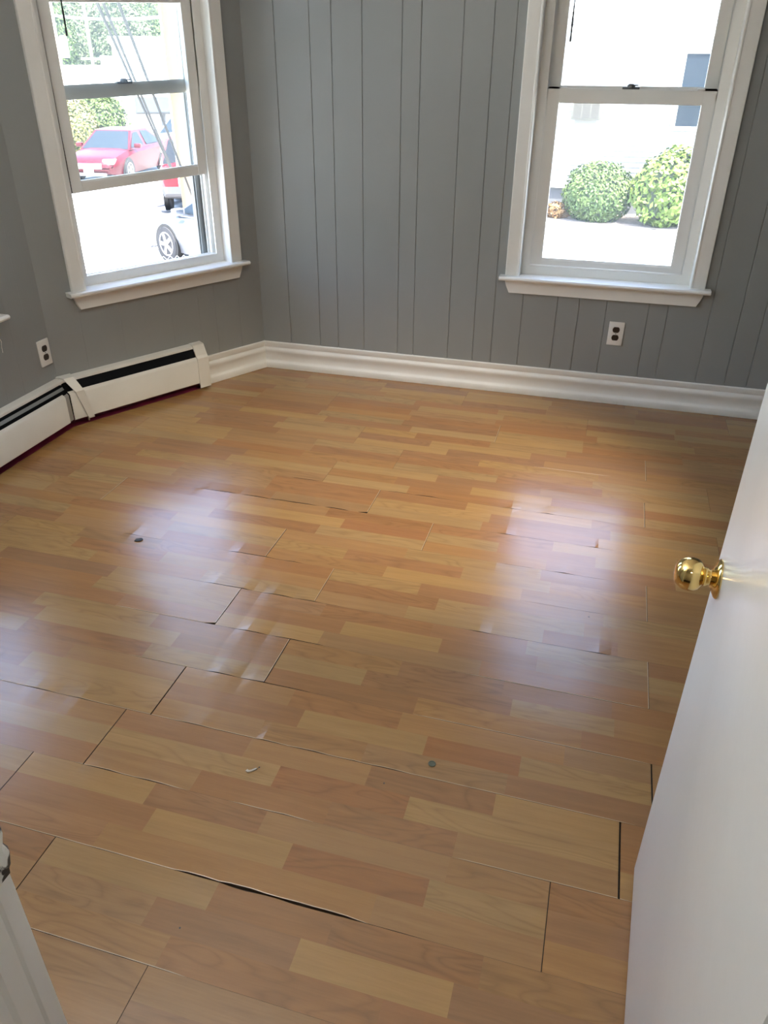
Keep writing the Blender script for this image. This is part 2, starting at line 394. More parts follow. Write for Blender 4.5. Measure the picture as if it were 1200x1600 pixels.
def plank(k, x0, x1):
    """one laminate plank: three printed strips, chipped pale edges, sides down to the underlay"""
    V = []; F = []; T = []; SD = []
    r = random.Random(int(k * 1000 + x0 * 77 + 5000))
    gL, pL = BUTT.get((k, x0), (.0006, 0)); gR, pR = BUTT.get((k, x1), (.0006, 0))
    xa, xb = x0 + gL * 0.35, x1 - gR * 0.65
    ysplit = [yb(k), yb(k) + PITCH / 3, yb(k) + 2 * PITCH / 3, yb(k + 1)]
    W = 0.0016
    def z(x, y):
        dz = 0.0
        lo, p0 = seam_gap(k, x); hi, p1 = seam_gap(k + 1, x)
        ty = (y - yb(k)) / PITCH
        if hi > .0015: dz += (ty ** 4) * min(.0018, hi * .6)
        if lo > .0015: dz += ((1 - ty) ** 4) * min(.0026, lo * .9)
        if pR: dz += max(0, 1 - (xb - x) / .10) ** 2 * .0004
        return dz
    def quad(ps, tone, seed):
        b = len(V); V.extend(ps); F.append((b, b + 1, b + 2, b + 3)); T.append(tone); SD.append(seed)
    def edge_lo(x):
        g = seam_gap(k, x)[0] * 0.5
        if (k, round(x1, 3)) in ((3, -1.001), (7, -.747)) and xb - x < .02: g += (.02 - (xb - x)) ** 2 * 25
        return yb(k) + g
    def edge_hi(x): return yb(k + 1) - seam_gap(k + 1, x)[0] * 0.5
    xs = [xa]
    n = max(2, int((xb - xa) / 0.035))
    xs = [xa + (xb - xa) * i / n for i in range(n + 1)]
    for st in range(3):
        br = [q for q in BR.get((k, 2 - st), []) if x0 + .05 < q[0] < x1 - .05]
        pts = [x0] + [q[0] for q in br] + [x1]
        tones = []
        if br:
            for i in range(len(pts) - 1):
                tones.append(br[0][1] if i == 0 else br[i - 1][2])
        else:
            tones = [r.choice('LMMDDP')]
        P2, T2 = [], []
        for i in range(len(pts) - 1):
            a, b = pts[i], pts[i + 1]; t = tones[i]
            if b - a > 0.50:
                m = max(2, round((b - a) / 0.40)); o = r.uniform(-.04, .04)
                for j in range(m):
                    P2.append(a + (b - a) * j / m + (o if j else 0))
                    # keep the tone that was seen next to the break
                    if j == 0 and i > 0: T2.append(t)
                    elif j == m - 1 and i < len(pts) - 2: T2.append(t)
                    else: T2.append(r.choice({'L': 'MMD', 'M': 'LDD', 'D': 'LLM', 'R': 'LM', 'P': 'LDM'}[T2[-1] if T2 else t]))
            else:
                P2.append(a); T2.append(t)
        P2.append(x1)
        for i in range(len(P2) - 1):
            a, b = max(P2[i], xa), min(P2[i + 1], xb)
            if b <= a: continue
            j = r.uniform(.955, 1.045); base = TONE[T2[i]]; wob = r.uniform(-.012, .012)
            tone = (base[0] * j + wob, base[1] * j, base[2] * j - wob * .5)
            seed = (r.random(), r.random(), 1.0 if r.random() < .42 else 0.0)
            cuts = [a] + [x for x in xs if a + .004 < x < b - .004] + [b]
            for c, d in zip(cuts[:-1], cuts[1:]):
                for (q, y0f, y1f) in ((0, None, None),):
                    ya0 = (edge_lo(c) + (W if seam_gap(k, c)[1] else 0)) if st == 0 else ysplit[st]
                    ya1 = (edge_lo(d) + (W if seam_gap(k, d)[1] else 0)) if st == 0 else ysplit[st]
                    yb0 = (edge_hi(c) - (W * .4 if seam_gap(k + 1, c)[1] else 0)) if st == 2 else ysplit[st + 1]
                    yb1 = (edge_hi(d) - (W * .4 if seam_gap(k + 1, d)[1] else 0)) if st == 2 else ysplit[st + 1]
                    ym0, ym1 = (ya0 + yb0) / 2, (ya1 + yb1) / 2
                    dd = d
                    quad([(c, ya0, z(c, ya0)), (d, ya1, z(d, ya1)), (d, ym1, z(d, ym1)), (c, ym0, z(c, ym0))], tone, seed)
                    quad([(c, ym0, z(c, ym0)), (d, ym1, z(d, ym1)), (d, yb1, z(d, yb1)), (c, yb0, z(c, yb0))], tone, seed)
                    if st == 0 and (seam_gap(k, c)[1] or seam_gap(k, d)[1]):
                        quad([(c, edge_lo(c), z(c, ya0) - .0004), (d, edge_lo(d), z(d, ya1) - .0004), (d, ya1, z(d, ya1)), (c, ya0, z(c, ya0))], PALE, seed)
                    if st == 2 and (seam_gap(k+1, c)[1] or seam_gap(k+1, d)[1]):
                        quad([(c, yb0, z(c, yb0)), (d, yb1, z(d, yb1)), (d, edge_hi(d), z(d, yb1) - .0004), (c, edge_hi(c), z(c, yb0) - .0004)], tone, seed)
                    # side walls
                    if st == 0:
                        quad([(c, edge_lo(c), -.008), (d, edge_lo(d), -.008), (d, edge_lo(d), z(d, ya1) - .0003), (c, edge_lo(c), z(c, ya0) - .0003)], SIDE, seed)
                    if st == 2:
                        quad([(c, edge_hi(c), z(c, yb0) - .0003), (d, edge_hi(d), z(d, yb1) - .0003), (d, edge_hi(d), -.008), (c, edge_hi(c), -.008)], SIDE, seed)
    for (x, pale, sgn) in ((xa, pL, 1), (xb, pR, -1)):
        y0, y1 = edge_lo(x), edge_hi(x)
        quad([(x, y0, -.008), (x, y1, -.008), (x, y1, z(x, y1)), (x, y0, z(x, y0))], SIDE, (0, 0, 0))
        if pale and sgn < 0:
            quad([(x - .0012, y0, z(x, y0) + .0002), (x + .0008, y0, z(x, y0) + .0002), (x + .0008, y1, z(x, y1) + .0002), (x - .0012, y1, z(x, y1) + .0002)], PALE, (0, 0, 0))
    me = bpy.data.meshes.new('plank'); me.from_pydata(V, [], F)
    ca = me.attributes.new('tone', 'FLOAT_COLOR', 'FACE'); sa = me.attributes.new('seed', 'FLOAT_VECTOR', 'FACE')
    ca.data.foreach_set('color', [c for t in T for c in (max(0, t[0]), t[1], max(0, t[2]), 1.0)])
    sa.data.foreach_set('vector', [c for t in SD for c in t])
    me.materials.append(M_FLOOR)
    bm = bmesh.new(); bm.from_mesh(me); bmesh.ops.remove_doubles(bm, verts=bm.verts[:], dist=1e-5); bmesh.ops.recalc_face_normals(bm, faces=bm.faces[:])
    tot = sum(f.normal.z for f in bm.faces)
    if tot < 0: bmesh.ops.reverse_faces(bm, faces=bm.faces[:])
    bm.to_mesh(me); bm.free()
    o = bpy.data.objects.new('plank', me); COL.objects.link(o); o.parent = floor
    return o
for k in range(-6, 15):
    y0, y1 = yb(k), yb(k + 1)
    ym = (y0 + y1) / 2
    xl = -2.34 if y0 < BY + .1 else max(-2.34, BX + (y0 - BY) / math.tan(AB) + .02)
    xr = XR
    js = sorted(ROWJ[k])
    full = []
    x = js[0]
    while x > xl: x -= 1.284
    lst = [xl] + [q for q in [x + 1.284 * i for i in range(1, 4)] if xl + .06 < q < js[0] - .2] + js
    x = js[-1] + 1.284
    while x < xr - .06: lst.append(x); x += 1.284
    lst.append(xr)
    lst = sorted(set(round(q, 4) for q in lst))
    for a, b in zip(lst[:-1], lst[1:]): plank(k, a, b)

# ------------------------------------------------------------------ baseboards
BBP = [(-.001, .148), (.007, .147), (.010, .144), (.0105, .122), (.008, .118), (.009, .115), (.0155, .109), (.018, .100), (.018, .092), (.013, .083), (.0115, .066), (.012, .048), (.016, .040), (.021, .034), (.024, .027), (.025, .004), (.024, 0.0), (-.001, 0.0)]
def baseboard(name, FR, x0, x1, m0=0.0, m1=0.0):
    """m0, m1: how far the ends shift per metre of offset (mitre)"""
    mb = MB(); n = len(BBP)
    vs = [(x0 + m0 * o, -o, z) for o, z in BBP] + [(x1 + m1 * o, -o, z) for o, z in BBP]
    fs = [(i, (i + 1) % n, n + (i + 1) % n, n + i) for i in range(n)] + [tuple(range(n)), tuple(range(n, 2 * n))]
    mb.add(vs, fs, None, True)
    o = mb.build(name, M_TRIM); o.matrix_world = FR; return setp(o, kind='structure')
hm = math.tan((math.pi - math.radians(119)) / 2 * -1 + math.pi / 2)      # half-angle of the corner
k_in = 1 / math.tan(math.radians(119) / 2)
baseboard('baseboard_back', FR_BACK, CX, XR, k_in, 0)
baseboard('baseboard_left', FR_B, -0.425, 0.0, 0, -k_in)

# ------------------------------------------------------------------ windows
def window(name, FR, xc, lift=0.0, shear_lo=0.0, shear_up=0.0):
    root = empty(name); root.matrix_world = FR @ Matrix.Translation((xc, 0, 0))
    setp(root, kind='structure')
    ZS = 0.605
    # casing boards
    for s in (-1, 1):
        mb = MB()
        pr = [(.397, .004), (.397, -.014), (.3995, -.019), (.406, -.019), (.409, -.0165), (.448, -.018), (.462, -.018), (.4645, -.015), (.4645, .004)]
        mb.extrude([(s * a, b) for a, b in pr], ZS, 2.235, lambda P, t: (P[0], P[1], t))
        mb.build('casing', M_TRIM, root)
    mb = MB(); mb.cbox(-.475, .475, -.022, .004, 2.165, 2.255, .003); mb.build('head_casing', M_TRIM, root)
    # stool (inside sill) with rounded nose, apron
    mb = MB()
    pr = [(.055, ZS), (-.047, ZS), (-.053, ZS - .003), (-.056, ZS - .010), (-.053, ZS - .017), (-.047, ZS - .020), (.055, ZS - .020)]
    mb.extrude(pr, -.397, .397, lambda P, t: (t, P[0], P[1]))
    pr2 = [(.0, ZS), (-.047, ZS), (-.053, ZS - .003), (-.056, ZS - .010), (-.053, ZS - .017), (-.047, ZS - .020), (.0, ZS - .020)]
    mb.extrude(pr2, .397, .490, lambda P, t: (t, P[0], P[1])); mb.extrude(pr2, -.490, -.397, lambda P, t: (t, P[0], P[1]))
    mb.build('stool', M_SILL, root)
    mb = MB()
    ap = [(-.462, .5845), (.462, .5845), (.462, .572), (.455, .553), (.440, .522), (-.440, .522), (-.455, .553), (-.462, .572)]
    mb.extrude([(a, b) for a, b in ap], 0.003, -.017, lambda P, t: (P[0], t, P[1])); mb.build('apron', M_TRIM, root)
    # jamb lining from the casing back to the vinyl frame
    mb = MB()
    for s in (-1, 1):
        a, b = sorted((s * .397, s * .4145)); mb.box(a, b, .0, .155, ZS - .02, 2.18)
    mb.box(-.4145, .4145, 0, .155, 2.15, 2.18); mb.box(-.4145, .4145, .055, .19, ZS - .045, ZS - .001)
    mb.build('jamb', M_TRIM, root)
    # vinyl frame with its tracks
    mb = MB()
    for s in (-1, 1):
        def bx(a, b, y0, y1, z0=ZS + .03, z1=2.15, m=M_VINYL):
            a, b = sorted((s * a, s * b)); mb.box(a, b, y0, y1, z0, z1, m)
        bx(.3555, .3965, .046, .052, ZS); bx(.384, .3965, .052, .148); bx(.334, .3965, .140, .150, ZS, 2.15, M_SASHOUT)
        bx(.327, .4140, .150, .180, ZS - .01, 2.15, M_SASHOUT)                                  # brick mould outside
        bx(.3815, .3842, .052, .140, ZS + .035, 2.12, M_TRACK)  # channel floor coloured darker as the shade between the fins
        for yy, xx in ((.0885, .3555), (.0665, .366), (.108, .362), (.1245, .356)): bx(xx, .382, yy, yy + .0042, ZS + .035, 2.12)
    mb.box(-.3965, .3965, .046, .150, 2.105, 2.15, M_VINYL)
    sl = [(.046, ZS), (.046, ZS + .040), (.050, ZS + .044), (.058, ZS + .044), (.060, ZS + .038), (.088, ZS + .032), (.090, ZS + .042), (.0945, ZS + .042), (.0965, ZS + .028), (.150, ZS + .018), (.150, ZS)]
    mb.extrude(sl, -.3555, .3555, lambda P, t: (t, P[0], P[1]), M_VINYL)
    mb.build('vinyl_frame', None, root)
    # sashes
    def sash(nm, hx, gx, y0, y1, z0, z1, gz0, gz1, sh, cap):
        rt = empty(nm, parent=root)
        mb = MB(); c = .003
        def Z(x, z): return z + sh * x
        prof_h = lambda a, b: None
        def bar(xa, xb, za, zb):
            bm = bmesh.new(); bmesh.ops.create_cube(bm, size=1)
            for v in bm.verts:
                v.co = Vector((xa + (v.co.x + .5) * (xb - xa), y0 + (v.co.y + .5) * (y1 - y0), za + (v.co.z + .5) * (zb - za)))
            bmesh.ops.bevel(bm, geom=bm.edges[:], offset=.0022, segments=2, affect='EDGES')
            for v in bm.verts: v.co.z = Z(v.co.x, v.co.z)
            return bm
        for s in (-1, 1):
            a, b = sorted((s * gx, s * hx)); m1 = MB(); m1.frombm(bar(a, b, z0, z1), None, None, True); m1.build('stile', M_VINYL, rt)
        m1 = MB(); m1.frombm(bar(-gx, gx, z0, gz0), None, None, True)
        # glazing ledge
        bmx = bmesh.new(); bmesh.ops.create_cube(bmx, size=1)
        for v in bmx.verts:
            v.co = Vector((v.co.x * 2 * gx, y0 + .006 + (v.co.y + .5) * .010, gz0 - .001 + (v.co.z + .5) * .006)); v.co.z = Z(v.co.x, v.co.z)
        m1.frombm(bmx)
        m1.build('bottom_rail', M_VINYL, rt)
        m1 = MB(); m1.frombm(bar(-gx, gx, gz1, z1 - cap), None, None, True)
        for s in (-1, 1):
            if cap:
                a, b = sorted((s * (gx - .028), s * hx)); m1.frombm(bar(a, b, z1 - cap - .004, z1), None, None, True)
        m1.build('top_rail', M_VINYL, rt)
        ym = (y0 + y1) / 2
        m1 = MB(); m1.add([(-gx, ym, Z(-gx, gz0)), (gx, ym, Z(gx, gz0)), (gx, ym, Z(gx, gz1)), (-gx, ym, Z(-gx, gz1))], [(0, 1, 2, 3)]); m1.build('glass_pane', M_GLASS, rt)
        return rt
    up = sash('upper_sash', .3535, .3025, .094, .122, 1.366, 2.120, 1.416, 2.070, shear_up, 0)
    lo = sash('lower_sash', .3525 if not lift else .3505, .3005, .054, .086, .652 + lift, 1.416 + lift, .678 + lift + (.016 if lift else 0), 1.353 + lift, shear_lo, .006)
    if lift:
        lo.location.x = .0015
        mb = MB(); mb.add([(-.3560, .0530, 1.0), (-.3480, .0530, 1.0), (-.3535, .0530, 1.95), (-.3560, .0530, 1.95), (-.3560, .0535, 1.0), (-.3480, .0535, 1.0), (-.3535, .0535, 1.95), (-.3560, .0535, 1.95)], [(0, 1, 2, 3), (4, 5, 6, 7), (0, 1, 5, 4), (1, 2, 6, 5), (2, 3, 7, 6), (3, 0, 4, 7)]); mb.build('gap_shade', M_GAP, root)  # dark wedge put in as the shade of the gap beside the sash
    # sash lock on the meeting rail
    zl = (1.411 if not lift else 1.416) ; yl = (.070 if not lift else .100)
    rtp = lo if not lift else up
    mb = MB()
    mb.cbox(-.036, .036, yl - .008, yl + .010, zl - .001, zl + .008, .0015)
    mb.lathe([(.018, 0), (.017, .010), (.010, .016)], 16, None, Matrix.Translation((0.0, yl, zl + .004)))
    mb.cbox(-.004, .030, yl - .010, yl - .002, zl + .012, zl + .017, .0015)
    mb.build('sash_lock', M_LOCK, rtp)
    return root
window_1 = window('window_1', FR_B, WB, lift=.360, shear_lo=.040, shear_up=.034)
window_2 = window('window_2', FR_BACK, 0.0)
window_3 = window('window_3', FR_C, WC)
mb = MB(); mb.tube([(.445, -.012, .524), (.452, -.016, .50), (.449, -.013, .475), (.453, -.008, .452)], .0012, 6); mb.build('loose_wire', M_PLATE, window_3)

# blinds drawn right up at the window heads, their wands hang into view
def blind(FR, xc, wx, zw, label, yo):
    root = empty('window_blind'); root.matrix_world = FR @ Matrix.Translation((xc, 0, 0))
    setp(root, label, 'blind', 'raised blinds at the window heads')
    mb = MB(); mb.cbox(-.385, .385, .006, .040, 2.105, 2.148, .002); mb.build('headrail', M_PLATE, root)
    for i in range(8):
        mb = MB(); z = 2.098 - i * .006
        mb.add([(-.383, .010, z), (.383, .010, z), (.383, .023, z + .0016), (-.383, .023, z + .0016), (.383, .036, z), (-.383, .036, z)], [(0, 1, 2, 3), (3, 2, 4, 5)])
        mb.build('slat', M_PLATE, root)
    mb = MB(); mb.tube([(wx, yo, 2.11), (wx + .001, yo - .001, 1.9), (wx, yo, zw + .06), (wx, yo, zw)], [.0040, .0042, .0046, .0050], 8); mb.build('wand', M_WAND, root)
blind(FR_BACK, 0.0, -.277, 1.585, 'raised white blind with a dark wand hanging at the back wall window', .020)
blind(FR_B, WB, -.855 - WB, 1.586, 'raised white blind with a dark wand hanging at the open slanted wall window', .004)

# ------------------------------------------------------------------ electrical outlets
def outlet(FR, x, z, label):
    root = empty('electrical_outlet'); root.matrix_world = FR @ Matrix.Translation((x, 0, z))
    setp(root, label, 'outlet')
    mb = MB(); mb.cbox(-.0365, .0365, -.0065, .001, -.0585, .0585, .003); mb.build('cover_plate', M_PLATE, root)
    for s in (-1, 1):
        mb = MB(); pts = []
        for k in range(28):
            a = 2 * math.pi * k / 28; X = .0168 * math.cos(a); Z = max(-.0135, min(.0135, .0168 * math.sin(a))); pts.append((X, s * .0195 + Z))
        mb.extrude(pts, -.0045, -.0085, lambda P, t: (P[0], t, P[1])); rc = mb.build('receptacle', M_BROWN, root)
        m2 = MB()
        for q in (-.006, .006): m2.box(q - .001, q + .001, -.0088, -.0080, s * .0195 - .003, s * .0195 + .006)
        m2.box(-.002, .002, -.0088, -.0080, s * .0195 - .010, s * .0195 - .006)
        m2.build('slots', M_SLOT, rc)
    mb = MB(); mb.lathe([(.003, 0), (.003, .001), (.0015, .0016)], 12, None, Matrix.Translation((0, -.0065, 0)) @ Matrix.Rotation(math.pi / 2, 4, 'X')); mb.build('screw', M_STEEL, root)
outlet(FR_BACK, .100, .359, 'white outlet cover with two brown receptacles on the back wall below the window')
outlet(FR_C, 2.785 - BY, .371, 'white outlet cover with two brown receptacles above the baseboard heater')

# ------------------------------------------------------------------ baseboard heater
heater = empty('baseboard_heater', (BX, BY, 0))
setp(heater, 'long cream metal baseboard heater bending round the left corner', 'heater')
def hx(FR, prof, x0, x1, name, m, m0=0.0, m1=0.0, closed=True, smooth=False):
    mb = MB(); n = len(prof)
    vs = [FR @ Vector((x0 + m0 * o, -o, z)) for o, z in prof] + [FR @ Vector((x1 + m1 * o, -o, z)) for o, z in prof]
    vs = [v - Vector((BX, BY, 0)) for v in vs]
    fs = [(i, (i + 1) % n, n + (i + 1) % n, n + i) for i in range(n)] + [tuple(range(n)), tuple(range(n, 2 * n))]
    mb.add(vs, fs, None, smooth); return mb.build(name, m, heater)
CAP = [(.0005, .236), (.0005, .232), (.030, .2245), (.0335, .217), (.036, .217), (.0345, .2265), (.031, .229)]
FRONT = [(.050, .176), (.0595, .170), (.0645, .162), (.0645, .040), (.060, .036), (.060, .040), (.0625, .043), (.0625, .160), (.058, .168), (.050, .173)]
BACK = [(.0005, .232), (.003, .232), (.003, .030), (.0005, .030)]
CORE = [(.004, .205), (.034, .210), (.048, .165), (.048, .060), (.004, .060)]
STRIP = [(.0005, .045), (.008, .045), (.010, .004), (.046, .0025), (.046, .0006), (.0005, .0006)]
t15 = math.tan(math.radians(14.5))
hx(FR_B, CAP, -LB, -.450, 'top_cap', M_HEAT, t15, 0)
hx(FR_B, FRONT, -LB, -.465, 'front_cover', M_HEAT, t15, 0, smooth=True)
hx(FR_B, BACK, -LB, -.450, 'back_plate', M_HEAT)
hx(FR_B, CORE, -LB + .01, -.452, 'fin_element', M_BLACK)
hx(FR_B, STRIP, -LB, -.455, 'kick_strip', M_MAROON, t15, 0)
x0c = -1.95
hx(FR_C, CAP, x0c, 0, 'top_cap', M_HEAT, 0, -t15)
hx(FR_C, FRONT, x0c, -.052, 'front_cover', M_HEAT, smooth=True)
hx(FR_C, BACK, x0c, 0, 'back_plate', M_HEAT)
hx(FR_C, CORE, x0c, -.02, 'fin_element', M_BLACK)
hx(FR_C, STRIP, x0c, 0, 'kick_strip', M_MAROON, 0, -t15)
hx(FR_C, [(.0395, .2035), (.0410, .2045), (.0495, .1925), (.0480, .1915)], x0c, -.03, 'damper', M_DAMPER)
# return panel in the corner behind the joint cover, its shade put into the grey
hx(FR_C, [(.046, .168), (.056, .160), (.058, .040), (.050, .036)], -.056, -.002, 'corner_return', mat('shaded enamel', (.36, .34, .31), .5), 0, -t15)
# end cap by the baseboard
ECP = [(.0005, .2385), (.0005, .234), (.030, .2285), (.055, .180), (.0645, .168), (.0650, .012), (.0685, .012), (.0685, .170), (.0585, .184), (.036, .2315), (.031, .2345)]
hx(FR_B, ECP, -.484, -.418, 'end_cap', M_HEAT)
mb = MB()
mb.add([FR_B @ Vector((-.418, -o, z)) - Vector((BX, BY, 0)) for o, z in [(.0005, .2385), (.031, .2345), (.036, .2315), (.0585, .184), (.0685, .170), (.0685, .012), (.0005, .012)]], [tuple(range(7))])
mb.build('end_plate', M_HEAT, heater)
# skewed joint cover over the bend
sec = [(.0005, .2410), (.039, .2355), (.0735, .1745), (.0735, .032)]
ul = [1.205, 1.180, 1.148, 1.108]; ur = [1.128, 1.130, 1.108, 1.080]
mb = MB(); V = []
for (o, z), a, b in zip(sec, ul, ur):
    for q in (a, b):
        V.append(FR_B @ Vector((-q, -o, z)) - Vector((BX, BY, 0)))
for (o, z), a, b in zip(sec, ul, ur):
    for q in (a, b):
        V.append(FR_B @ Vector((-q, -o + .0025, z - .0025)) - Vector((BX, BY, 0)))
F = []
for i in range(3):
    F += [(2*i, 2*i+1, 2*i+3, 2*i+2), (8+2*i, 8+2*i+2, 8+2*i+3, 8+2*i+1), (2*i, 2*i+2, 8+2*i+2, 8+2*i), (2*i+1, 8+2*i+1, 8+2*i+3, 2*i+3)]
F += [(0, 8, 9, 1), (6, 7, 15, 14)]
mb.add(V, F); mb.build('joint_cover', M_HEAT, heater)
mb = MB(); p = FR_B @ Vector((-1.105, -.058, .026)) - Vector((BX, BY, 0)); mb.lathe([(.004, -.010), (.006, -.006), (.006, .004), (.003, .010)], 12, None, Matrix.Translation(p)); mb.build('screw', M_STEEL, heater)

# ------------------------------------------------------------------ door, frame
A0 = Vector((.2470, 1.144, 0)); dd = Vector((-.05427, -.99853, 0))       # leading edge and direction to the hinges
door = empty('door_1', (A0.x + dd.x * .757, A0.y + dd.y * .757, 0.0)); door.rotation_euler = (0, 0, math.atan2(-dd.y, -dd.x))
setp(door, kind='structure')
# local: x from hinge edge (0) to leading edge (.757); +y is the face towards the windows
mb = MB(); mb.cbox(0, .757, -.035, 0, .010, 2.035, .0015); mb.build('door_slab', M_DOOR, door)
T = Matrix.Translation((.757 - .050, 0, .8030)) @ Matrix.Rotation(-math.pi / 2, 4, 'X')
kb = empty('door_knob', parent=door)
mb = MB(); mb.lathe([(.0320, 0), (.0320, .002), (.030, .0045), (.024, .0075), (.018, .010), (.0135, .013)], 48, None, T); mb.build('rosette', M_BRASS, kb)
mb = MB(); mb.lathe([(.0125, .010), (.0125, .016), (.0150, .0195), (.0155, .022), (.0135, .0245)], 48, None, T); mb.build('shank', M_BRASS, kb)
prof = [(r, h - .005) for r, h in [(.0135, .029), (.0185, .0310), (.0235, .0350), (.0262, .0405), (.0272, .0475), (.0262, .0555), (.0235, .0620), (.0190, .0675), (.0150, .0700), (.0110, .0712), (.0060, .0718), (.002, .0720)]]
mb = MB(); mb.lathe(prof, 64, None, T); mb.build('knob', M_BRASS, kb)
T2 = Matrix.Translation((.757 - .050, -.035, .8030)) @ Matrix.Rotation(math.pi / 2, 4, 'X')
mb = MB(); mb.lathe([(.0320, 0), (.0320, .002), (.024, .0075), (.0135, .013), (.0125, .022)] + prof, 40, None, T2); mb.build('inner_knob', M_BRASS, kb)
mb = MB(); mb.box(.7565, .7580, -.030, -.006, .768, .826); mb.build('latch_plate', M_BRASS, door)
for z in (.25, 1.78):
    mb = MB(); mb.lathe([(.0055, -.045), (.0055, .045)], 16, None, Matrix.Translation((-.003, -.040, z))); mb.box(-.0012, .0, -.035, -.004, z - .045, z + .045); mb.build('hinge', M_BRASS, door)

def chipped():
    m = noisy('chipped paint', (0.70, 0.685, 0.62), (0.80, 0.785, 0.73), 30, 0.5, 0.5, 120)
    nt = m.node_tree; b = nt.nodes['Principled BSDF']
    tc = nt.nodes.new('ShaderNodeTexCoord'); nz = nt.nodes.new('ShaderNodeTexNoise'); nz.inputs['Scale'].default_value = 42; nz.inputs['Detail'].default_value = 5; nz.inputs['Distortion'].default_value = 1.2
    cr = nt.nodes.new('ShaderNodeValToRGB'); cr.color_ramp.interpolation = 'LINEAR'
    cr.color_ramp.elements[0].position = .50; cr.color_ramp.elements[0].color = (0, 0, 0, 1); cr.color_ramp.elements[1].position = .55; cr.color_ramp.elements[1].color = (1, 1, 1, 1)
    mx = nt.nodes.new('ShaderNodeMixRGB'); src = b.inputs['Base Color'].links[0].from_socket
    mp = nt.nodes.new('ShaderNodeMapping'); mp.inputs['Scale'].default_value = (1, 1, .7)
    nt.links.new(tc.outputs['Object'], mp.inputs[0]); nt.links.new(mp.outputs[0], nz.inputs['Vector']); nt.links.new(nz.outputs['Fac'], cr.inputs[0])
    nt.links.new(cr.outputs[0], mx.inputs[0]); nt.links.new(src, mx.inputs[1]); mx.inputs[2].default_value = (.035, .032, .028, 1)
    nt.links.new(mx.outputs[0], b.inputs['Base Color'])
    return m
M_CHIP = chipped()
frame = empty('trim_1'); setp(frame, kind='structure')
mb = MB()
jp = [(-.532, .380), (-.5135, .380), (-.512, .3785), (-.512, .362), (-.5085, .3595), (-.5085, .3565), (-.512, .353), (-.512, .329), (-.5175, .3245), (-.5175, .300), (-.500, .296), (-.500, .262), (-.505, .255), (-.532, .255)]
mb.extrude(jp, 0, 2.07, lambda P, t: (P[0], P[1], t)); mb.build('door_jamb', M_TRIM, frame)
mb = MB(); mb.extrude([(-x - .277, y) for x, y in jp], 0, 2.07, lambda P, t: (P[0], P[1], t)); mb.build('door_jamb', M_TRIM, frame)
mb = MB(); mb.box(-.512, .235, .262, .380, 2.052, 2.07); mb.build('head_jamb', M_TRIM, frame)
# casing on the hall side
mb = MB(); mb.cbox(-.600, -.520, .238, .262, 0, 2.12, .004); mb.build('casing', M_TRIM, frame)
# painted-over strike plate with a bent lip, the paint chipped away
mb = MB()
sp = [(-.5122, .352), (-.5105, .352), (-.5100, .380), (-.5085, .388), (-.5040, .3935), (-.5020, .3925), (-.5065, .3865), (-.5085, .3795)]
sp = [(-.5125, .352), (-.5100, .352), (-.5095, .379), (-.5120, .3875), (-.5185, .3925), (-.5200, .3900), (-.5150, .3855), (-.5125, .3805)]
Vp = []; zs = [.762, .770, .785, .800, .815, .832, .845, .853]; off = [.6, .9, 1, .86, 1, 1, .9, .6]
for z, k in zip(zs, off):
    Vp += [(-.5125 + (x + .5125) * k, .352 + (y - .352) * (k if y > .38 else 1), z) for x, y in sp]
n = len(sp); Fp = []
for j in range(len(zs) - 1):
    for i in range(n): Fp.append((j*n+i, j*n+(i+1)%n, (j+1)*n+(i+1)%n, (j+1)*n+i))
Fp += [tuple(range(n)), tuple(range((len(zs)-1)*n, len(zs)*n))]
mb.add(Vp, Fp); mb.build('strike_plate', M_CHIP, frame)

# ------------------------------------------------------------------ small litter on the floor
def chip(name, px, py, pts, t, m, label, cat, rz=0.0, dz=.0004):
    q = on_z(px, py, 0)
    o = MB(); n = len(pts)
    o.extrude(pts, 0, t, lambda P, h: (P[0], P[1], h)); ob = o.build(name, m); ob.location = (q.x, q.y, dz); ob.rotation_euler = (0, 0, rz)
    return setp(ob, label, cat)
M_LEAD = mat('dark chip', (.03, .028, .025), .6)
chip('dark_chip', 217, 844, [(-.014, -.008), (-.004, -.012), (.010, -.009), (.015, .001), (.008, .011), (-.002, .006), (-.010, .007)], .003, M_LEAD, 'small dark chip of debris on the floor planks, left part', 'debris', .3)
chip('paint_curl', 392, 1205, [(-.012, -.004), (-.006, -.007), (.001, -.004), (.009, .004), (.013, .010), (.009, .010), (.001, .002), (-.005, -.001), (-.009, .001)], .0035, mat('dull paint flake', (.50, .46, .38), .6), 'tiny curled white paint flake on a pale floor strip', 'debris', .0)
mb = MB()
mb.lathe([(.0085, 0), (.0095, .0010), (.0095, .0018), (.0080, .0026), (.0072, .0016), (.002, .0014)], 28); disc = mb.build('metal_disc', mat('greenish metal', (.10, .105, .07), .6, .3)); q = on_z(675, 1194, 0); disc.location = (q.x, q.y, .0005)
setp(disc, 'small greenish round metal disc lying on the floor', 'debris')
for (px, py, lb) in ((281, 1450, 'tiny dark dirt speck on the floor near the painted door jamb'), (600, 1224, 'tiny dark dirt speck just beyond a seam, left of the metal disc'),
                     (405, 1199, 'tiny dark dirt speck right beside the curled paint flake'), (920, 964, 'tiny dark dirt speck in the bright sheen left of the door knob')):
    q = on_z(px, py, 0); mb = MB(); mb.extrude([(-.0018, -.001), (.0012, -.0018), (.002, .0008), (-.0006, .0018)], 0, .001, lambda P, t: (P[0], P[1], t)); o = mb.build('dirt_speck', M_LEAD); o.location = (q.x, q.y, .0003)
    setp(o, lb, 'debris', 'dirt specks on the floor')

